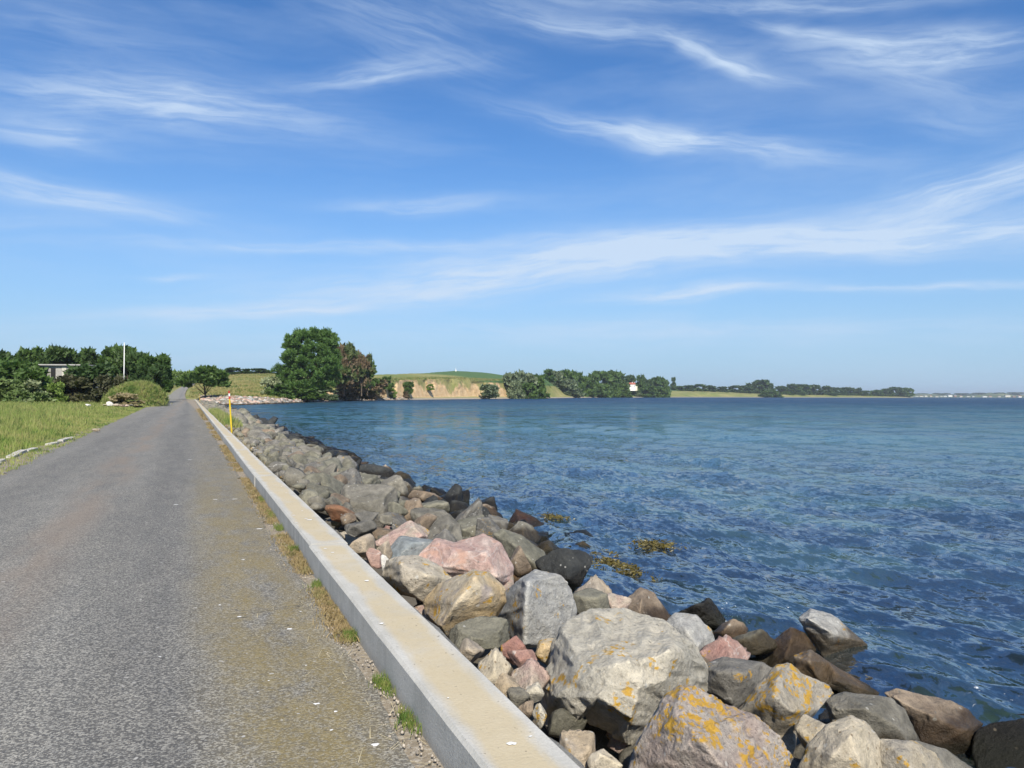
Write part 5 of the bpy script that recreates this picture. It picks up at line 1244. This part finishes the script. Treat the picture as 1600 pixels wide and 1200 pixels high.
M_RWALL, M_RROOF = plain('white_render', (.78, .77, .73), .8, .2, .05), plain('red_roof_tiles', (.33, .11, .07), .8, .2, .2, 1.5)
hs_ = gable_house('white_house', 987.5, 607, 1060, 10.5, 6.2, 3.2, 'white house with a red roof among the trees of the far shore', M_RWALL, M_RROOF, 8)
bm = bmesh.new(); add_box(bm, 4.5, 7.4, 1.5, 6, -3, 3.2); link_mesh('annex', bm_mesh('annex', bm, plain('cream_render', (.62, .58, .44), .8)), hs_)

def hill_mark():
    d = 740; x, y = ground_xy(712, d); z = far_z(712, d); root = empty('hill_marker', (x, y, z), 'tiny white marker on the crest of the green hill', 'marker')
    bm = bmesh.new(); add_box(bm, -.55, .55, -.5, .5, -.5, 1.6, .1); link_mesh('base', bm_mesh('base', bm, M_WHT), root)
    bm = bmesh.new(); add_tube(bm, (0, 0, 1.6), (0, 0, 3.6), .25, .1, 8); link_mesh('mast', bm_mesh('mast', bm, M_WHT), root)
hill_mark()

# far shore with a town beyond the point
def far_shore():
    m, t = new_mat('distant_land'); pos = geo_pos(t); n = t.noise(pos, .004, 5, .6)
    finish(t, principled(t, t.mix(t.ramp(n, .4, .6), (.05, .085, .035), (.17, .19, .08)), .95, None, .1))
    rg = np.random.default_rng(3); us = np.linspace(1380, 2500, 260); V = []
    for u in us:
        bh = 20 + 7 * vnoise(np.array([[u * .02, 0, 0]]), 3)[0] + 5 * vnoise(np.array([[u * .13, 0, 0]]), 5)[0] + max(0, (u - 1480)) * .02
        for (dd, z) in ((4150, -2), (4200, .5), (4300, 4), (4600, bh * .7), (5200, bh), (6500, bh * .6)):
            x, y = ground_xy(u, dd); V.append((x, y, z))
    i = np.arange(len(us) * 6).reshape(len(us), 6); Fc = np.stack([i[:-1, :-1].ravel(), i[1:, :-1].ravel(), i[1:, 1:].ravel(), i[:-1, 1:].ravel()], 1)
    tag(link_mesh('far_hills', mesh_np('far_hills', np.array(V), Fc, m, True)), kind='structure')
    rg = random.Random(8)
    wl = [M_RWALL, plain('cream_walls', (.62, .58, .48), .8), plain('brick_walls', (.32, .17, .12), .8)]
    rf = [M_RROOF, plain('grey_roofs', (.22, .22, .23), .8), plain('dark_roofs', (.13, .12, .12), .8)]
    spots = [(1433, 4), (1440, 5), (1447, 4), (1455, 3), (1464, 4.5), (1471, 3), (1477, 5), (1485, 6), (1493, 3.5), (1502, 4), (1513, 5), (1521, 3), (1539, 7), (1548, 4), (1562, 4), (1575, 8), (1585, 4), (1594, 5)]
    cw = ['white', 'cream', 'brick']; cr = ['red', 'grey', 'dark']
    for k, (u, w) in enumerate(spots):
        a, b = rg.choice((0, 0, 0, 1, 2)), rg.choice((0, 1, 2))
        d = 4190 + rg.uniform(0, 60); up = rg.choice((0, 0, .0, 1.2))
        side = 'left' if u < 1490 else ('middle' if u < 1550 else 'right')
        gable_house('town_house', u, horizon(u) + .55 - up, d, w, rg.uniform(1.1, 2.2), rg.uniform(.5, 1.1), '%s walled waterfront house with %s roof in the %s of the distant town' % (cw[a], cr[b], side), wl[a], rf[b], 12, False, 'houses of the distant town', False)
    for k, (u, w, y) in enumerate([(1440, 26, 614.5), (1470, 34, 614), (1505, 30, 614.2), (1530, 30, 613.6), (1560, 36, 613.4), (1590, 34, 612.8), (1620, 40, 613)]):
        plant('distant_trees', 'dark tree clump on the skyline %s' % ['right after the wooded point', 'left over the distant town', 'over the middle of the distant town', 'behind the town centre houses', 'right of the town centre', 'at the right edge of the photo', 'beyond the right edge'][k], 'tree', u, y, 4800, w, 8, 'bush', k % 3, M_LEAF_DARK, 1500, .10, 'tree clumps behind the distant town', sink=2)
far_shore()

# ---------------------------------------------------------------- left kerb, stones by the road
def kerb():
    m = rock_mat('kerb_concrete', (.44, .42, .37), (.52, .50, .45), 0, .4, wet=False)
    ps = edge_pts([(0, 727), (40, 709), (82, 697), (120, 684), (150, 671)])
    ly, lx = zip(*ps); y = 13.0; k = 0
    while y < 34:
        L = random.uniform(.9, 1.15); x = float(np.interp(y, ly, lx)) - .16 + random.uniform(-.03, .03)
        if 22.5 < y < 24.2 or 27 < y < 28.4: y += L; continue
        bm = bmesh.new(); hw = .11 if y < 22 else .09; add_box(bm, -hw, hw, .0, L - .025, -.12, .075, .014)
        for v in bm.verts: v.co += Vector((random.uniform(-.008, .008), random.uniform(-.008, .008), random.uniform(-.006, .006)))
        o = link_mesh('kerb_stone', bm_mesh('kerb_stone', bm, m)); o.location = (x, y, random.uniform(-.03, .0)); sl_ = (np.interp(y + 1, ly, lx) - np.interp(y, ly, lx)); o.rotation_euler = (random.uniform(-.02, .02), random.uniform(-.03, .03), -math.atan(sl_) + random.uniform(-.02, .02))
        near = 'nearest run' if y < 22.5 else ('middle run' if y < 27 else 'farthest run')
        tag(o, 'pale concrete kerb stone in the %s along the left road edge' % near, 'kerb stone', 'kerb stones of the %s' % near); y += L
kerb()
M_WSTONE = 'white'
for k, (u, yb, d, w, h, mt, lb) in enumerate([
    (172, 631, 80, 11, 8, 'white', 'white boulder lying in the grass left of the road'), (138, 633, 76, 8, 4, 'white', 'small pale stone in the grass far left of the white boulder'),
    (182, 633, 80, 10, 5, 'tan', 'tan stone beside the white boulder'), (190, 634, 79, 9, 4, 'brown', 'brown stone right of the tan one by the road'), (198, 634, 82, 8, 4, 'pinkish', 'pinkish stone in the rubble by the road'), (205, 633, 86, 7, 3, 'grey', 'grey stone in the rubble by the road'), (164, 633, 79, 7, 3, 'cream', 'small cream stone left of the white boulder'),
    (246.5, 606, 132, 8, 6, 'white', 'white boulder on the verge beyond the green mound'), (150, 675, 34, 12, 5, 'tan', 'flat stone at the left road edge beyond the kerb')]):
    p = at(u, yb, d); V, Fc = rock_shape(3, 300 + k); sc = d / F
    mn, mx = V.min(0), V.max(0); V = (V - (mn + mx) / 2) / ((mx - mn) / 2) * np.array([w, w * .8, h]) * sc * .5
    o = link_mesh('roadside_stone', mesh_np('roadside_stone', V, Fc, ROCK[mt], True)); zg = .12 if k not in (7,) else .3
    o.location = (p.x, p.y, max(p.z, zg) if k != 7 else .9); tag(o, lb, 'stone', 'stones beside the left road edge')
bm = bmesh.new(); bmesh.ops.create_uvsphere(bm, u_segments=24, v_segments=12, radius=1, matrix=Matrix.Diagonal((9, 5, 1.9, 1)))
x_, y_ = ground_xy(238, 136)

# ---------------------------------------------------------------- seaweed
def seaweed(u, y, wpx, hpx, n, label, seed):
    M = M_WEED; c = on_z(u, y, WATER); d = (c - EYE).dot(FWD); e = on_z(u, y - hpx / 2, WATER); f = on_z(u, y + hpx / 2, WATER)
    hx, hy = wpx * d / F / 2, (e - f).length / 2
    rg = np.random.default_rng(seed); n = int(n * 2.2); P = rg.normal(size=(n, 2)) * .55; P = P[(np.hypot(P[:, 0], P[:, 1]) < 1.5)]
    P = P[vnoise(np.stack([P[:, 0] * 3, P[:, 1] * 3, 0 * P[:, 0]], 1), seed) > -.25]
    n = len(P); X = P[:, 0:1] * hx; Y = P[:, 1:2] * hy
    RHn, FHn = np.array(RH[:]), np.array(FH[:]); B = X * RHn + Y * FHn; B[:, 2] += rg.uniform(.02, .06, n)
    A = rg.normal(size=(n, 3)) * np.array([1, 1, .35]); A /= np.linalg.norm(A, axis=1)[:, None]; s = rg.uniform(.018, .05, (n, 1))
    Bv = np.cross(A, rg.normal(size=(n, 3))); Bv /= np.linalg.norm(Bv, axis=1)[:, None]
    V = np.stack([B - A * s, B + Bv * s * .3, B + A * s, B - Bv * s * .3], 1).reshape(-1, 3)
    o = link_mesh('seaweed', mesh_np('seaweed', V, np.arange(n * 4).reshape(n, 4), M), None, c); tag(o, label, None, None, 'stuff')
M_WEED = plain('yellow_brown_seaweed', (.105, .085, .022), .4, .4, .5, 5.0)
for k, (u, y, w, h, n, lb) in enumerate([(1025, 855, 62, 14, 420, 'yellow brown seaweed clump floating clear of the rocks'), (955, 882, 50, 24, 360, 'seaweed bed nearest the black rock'), (985, 898, 70, 26, 500, 'broad seaweed bed off the peaked boulder'), (940, 868, 34, 8, 120, 'small seaweed wisp beyond the black rock'),
    (862, 809, 36, 10, 150, 'small seaweed clump beyond the rusty boulder'), (875, 812, 40, 8, 120, 'thin seaweed streak right of the rusty boulder'), (1428, 1046, 34, 10, 160, 'small seaweed clump right of the leaning slab'), (1480, 1052, 56, 16, 260, 'middle seaweed clump off the brown block'), (1535, 1058, 34, 14, 170, 'rightmost seaweed clump near the photo edge'), (1560, 1060, 20, 8, 60, 'tiny seaweed scrap at the far right'), (905, 918, 30, 14, 120, 'dark seaweed at the foot of the black rock')]):
    seaweed(u, y, w, h, n, lb, 40 + k)

def splash(u, y, r, n, seed, label):
    c = on_z(u, y, WATER + .05); rg = np.random.default_rng(seed); Vs, Fs, off = [], [], 0; V, Fc = ico(1)
    for k in range(n):
        p = rg.normal(0, 1, 3) * np.array([r, r, r * .35]); p[2] = abs(p[2]) * max(.1, 1 - math.hypot(p[0], p[1]) / (2 * r)); q = rg.uniform(.002, .006)
        Vs.append(V * q * np.array([1.6, 1.6, .9]) + p); Fs.append(Fc + off); off += len(V)
    o = link_mesh('splash', mesh_np('splash', np.vstack(Vs), np.vstack(Fs), M_FOAM, True), None, c); tag(o, label, None, None, 'stuff')
M_FOAM = plain('white_foam', (.80, .82, .84), .3, .5, .03)
splash(1132, 966, .13, 60, 3, 'white splash of a wave beside the dark weedy boulder')
splash(1165, 957, .30, 40, 4, 'thin spray and foam right of the dark weedy boulder')
splash(730, 783, .22, 45, 5, 'small splash at the waterline above the brown triangular boulder')

# ---------------------------------------------------------------- droppings, shells, straws
def road_z(x, y):
    a, b = left_x(y), np.interp(y, [q[0] for q in RIGHT_E], [q[1] for q in RIGHT_E])
    return .004 + .03 * np.sin(np.pi * np.clip((x - a) / (b - a), 0, 1))
def splats():
    rg = random.Random(6); bm = bmesh.new()
    def blob(x, y, z, r, st=1.0):
        vs = []; n = 9; ph = rg.uniform(0, 6.28)
        for k in range(n):
            a = k * 6.283 / n; q = r * rg.uniform(.6, 1.25); vs.append(bm.verts.new((x + q * math.cos(a) * st, y + q * math.sin(a), z)))
        c = bm.verts.new((x, y, z + .0015))
        for k in range(n): bm.faces.new((vs[k], vs[(k + 1) % n], c))
    for (u, y, r) in [(797, 1161, .017), (803, 1161.5, .012), (829, 1150, .008), (573, 907, .02), (596, 974, .016), (508, 857, .018), (484, 812, .035), (478, 810, .018), (459, 805, .02), (472, 798, .018), (463, 816, .02), (520, 863, .016), (566, 980, .01), (447, 770, .018), (440, 760, .014), (700, 1090, .006)]:
        p = on_z(u, y, WH + .004)
        if WX0 + .03 < p.x < WX1 - .03: blob(p.x, p.y, WH + .0038, r)
    for (u, y, r) in [(453, 983, .018), (586, 1163, .016), (495, 1100, .013), (518, 1141, .01), (524, 1112, .010), (374, 965, .02), (343, 947, .012), (470, 955, .008), (478, 1040, .006), (420, 1065, .006), (275, 790, .03), (337, 781, .03), (296, 719, .04), (366, 780, .03), (405, 826, .03), (380, 875, .015), (250, 1030, .008)]:
        p = on_z(u, y, .01)
        if p.x < .95: blob(p.x, p.y, float(road_z(p.x, p.y)) + .0025, r, rg.uniform(.6, 1.6))
    tag(link_mesh('bird_droppings', bm_mesh('bird_droppings', bm, plain('chalky_white', (.74, .73, .70), .8, .2, .08))), 'white bird droppings and shell bits on the wall and road', None, None, 'stuff')
    # loose grit and straws in the gutter
    Vs, Fs, off = [], [], 0
    for k in range(700):
        y = 2.6 + 16 * rg.random() ** 1.7; x = 1.09 - abs(rg.gauss(0, .10)); s = rg.uniform(.003, .010)
        V, Fc = ico(1); V2 = V * (1 + .35 * RNG.uniform(-1, 1, (len(V), 1))) * s + np.array((x, y, .006)); Vs.append(V2); Fs.append(Fc + off); off += len(V2)
    tag(link_mesh('gutter_grit', mesh_np('gutter_grit', np.vstack(Vs), np.vstack(Fs), plain('pale_grit', (.33, .29, .24), .9, .2, .5, 30))), 'pale grit scattered along the wall foot', None, None, 'stuff')
    n = 260; rgn = np.random.default_rng(4); y = 2.7 + 12 * rgn.random(n) ** 1.6; x = 1.07 - np.abs(rgn.normal(0, .22, n)); a = rgn.uniform(0, 3.14, n); L = rgn.uniform(.015, .07, n)
    P = np.stack([x, y, np.maximum(road_z(x, y), 0) + .004], 1); A = np.stack([np.cos(a) * L, np.sin(a) * L, 0 * a + .002], 1); B = np.stack([-np.sin(a), np.cos(a), 0 * a], 1) * .0016
    V = np.stack([P - A - B, P + A - B, P + A + B, P - A + B], 1).reshape(-1, 3)
    tag(link_mesh('straws', mesh_np('straws', V, np.arange(n * 4).reshape(n, 4), plain('dry_straw', (.50, .43, .27), .8))), 'dry straws lying on the asphalt near the wall', None, None, 'stuff')
splats()

# ---------------------------------------------------------------- sea air
bm = bmesh.new(); add_box(bm, -9500, 9500, -9500, 9500, -6.0, 75)
hm, ht_ = new_mat('sea_haze')
pv = ht_.node('ShaderNodeVolumePrincipled'); pv.inputs['Color'].default_value = (.86, .92, 1.0, 1); pv.inputs['Density'].default_value = 0.00010; pv.inputs['Anisotropy'].default_value = 0.2
ht_.l.new(pv.outputs[0], ht_.node('ShaderNodeOutputMaterial').inputs['Volume'])
tag(link_mesh('haze', bm_mesh('haze', bm, hm)), kind='stuff')
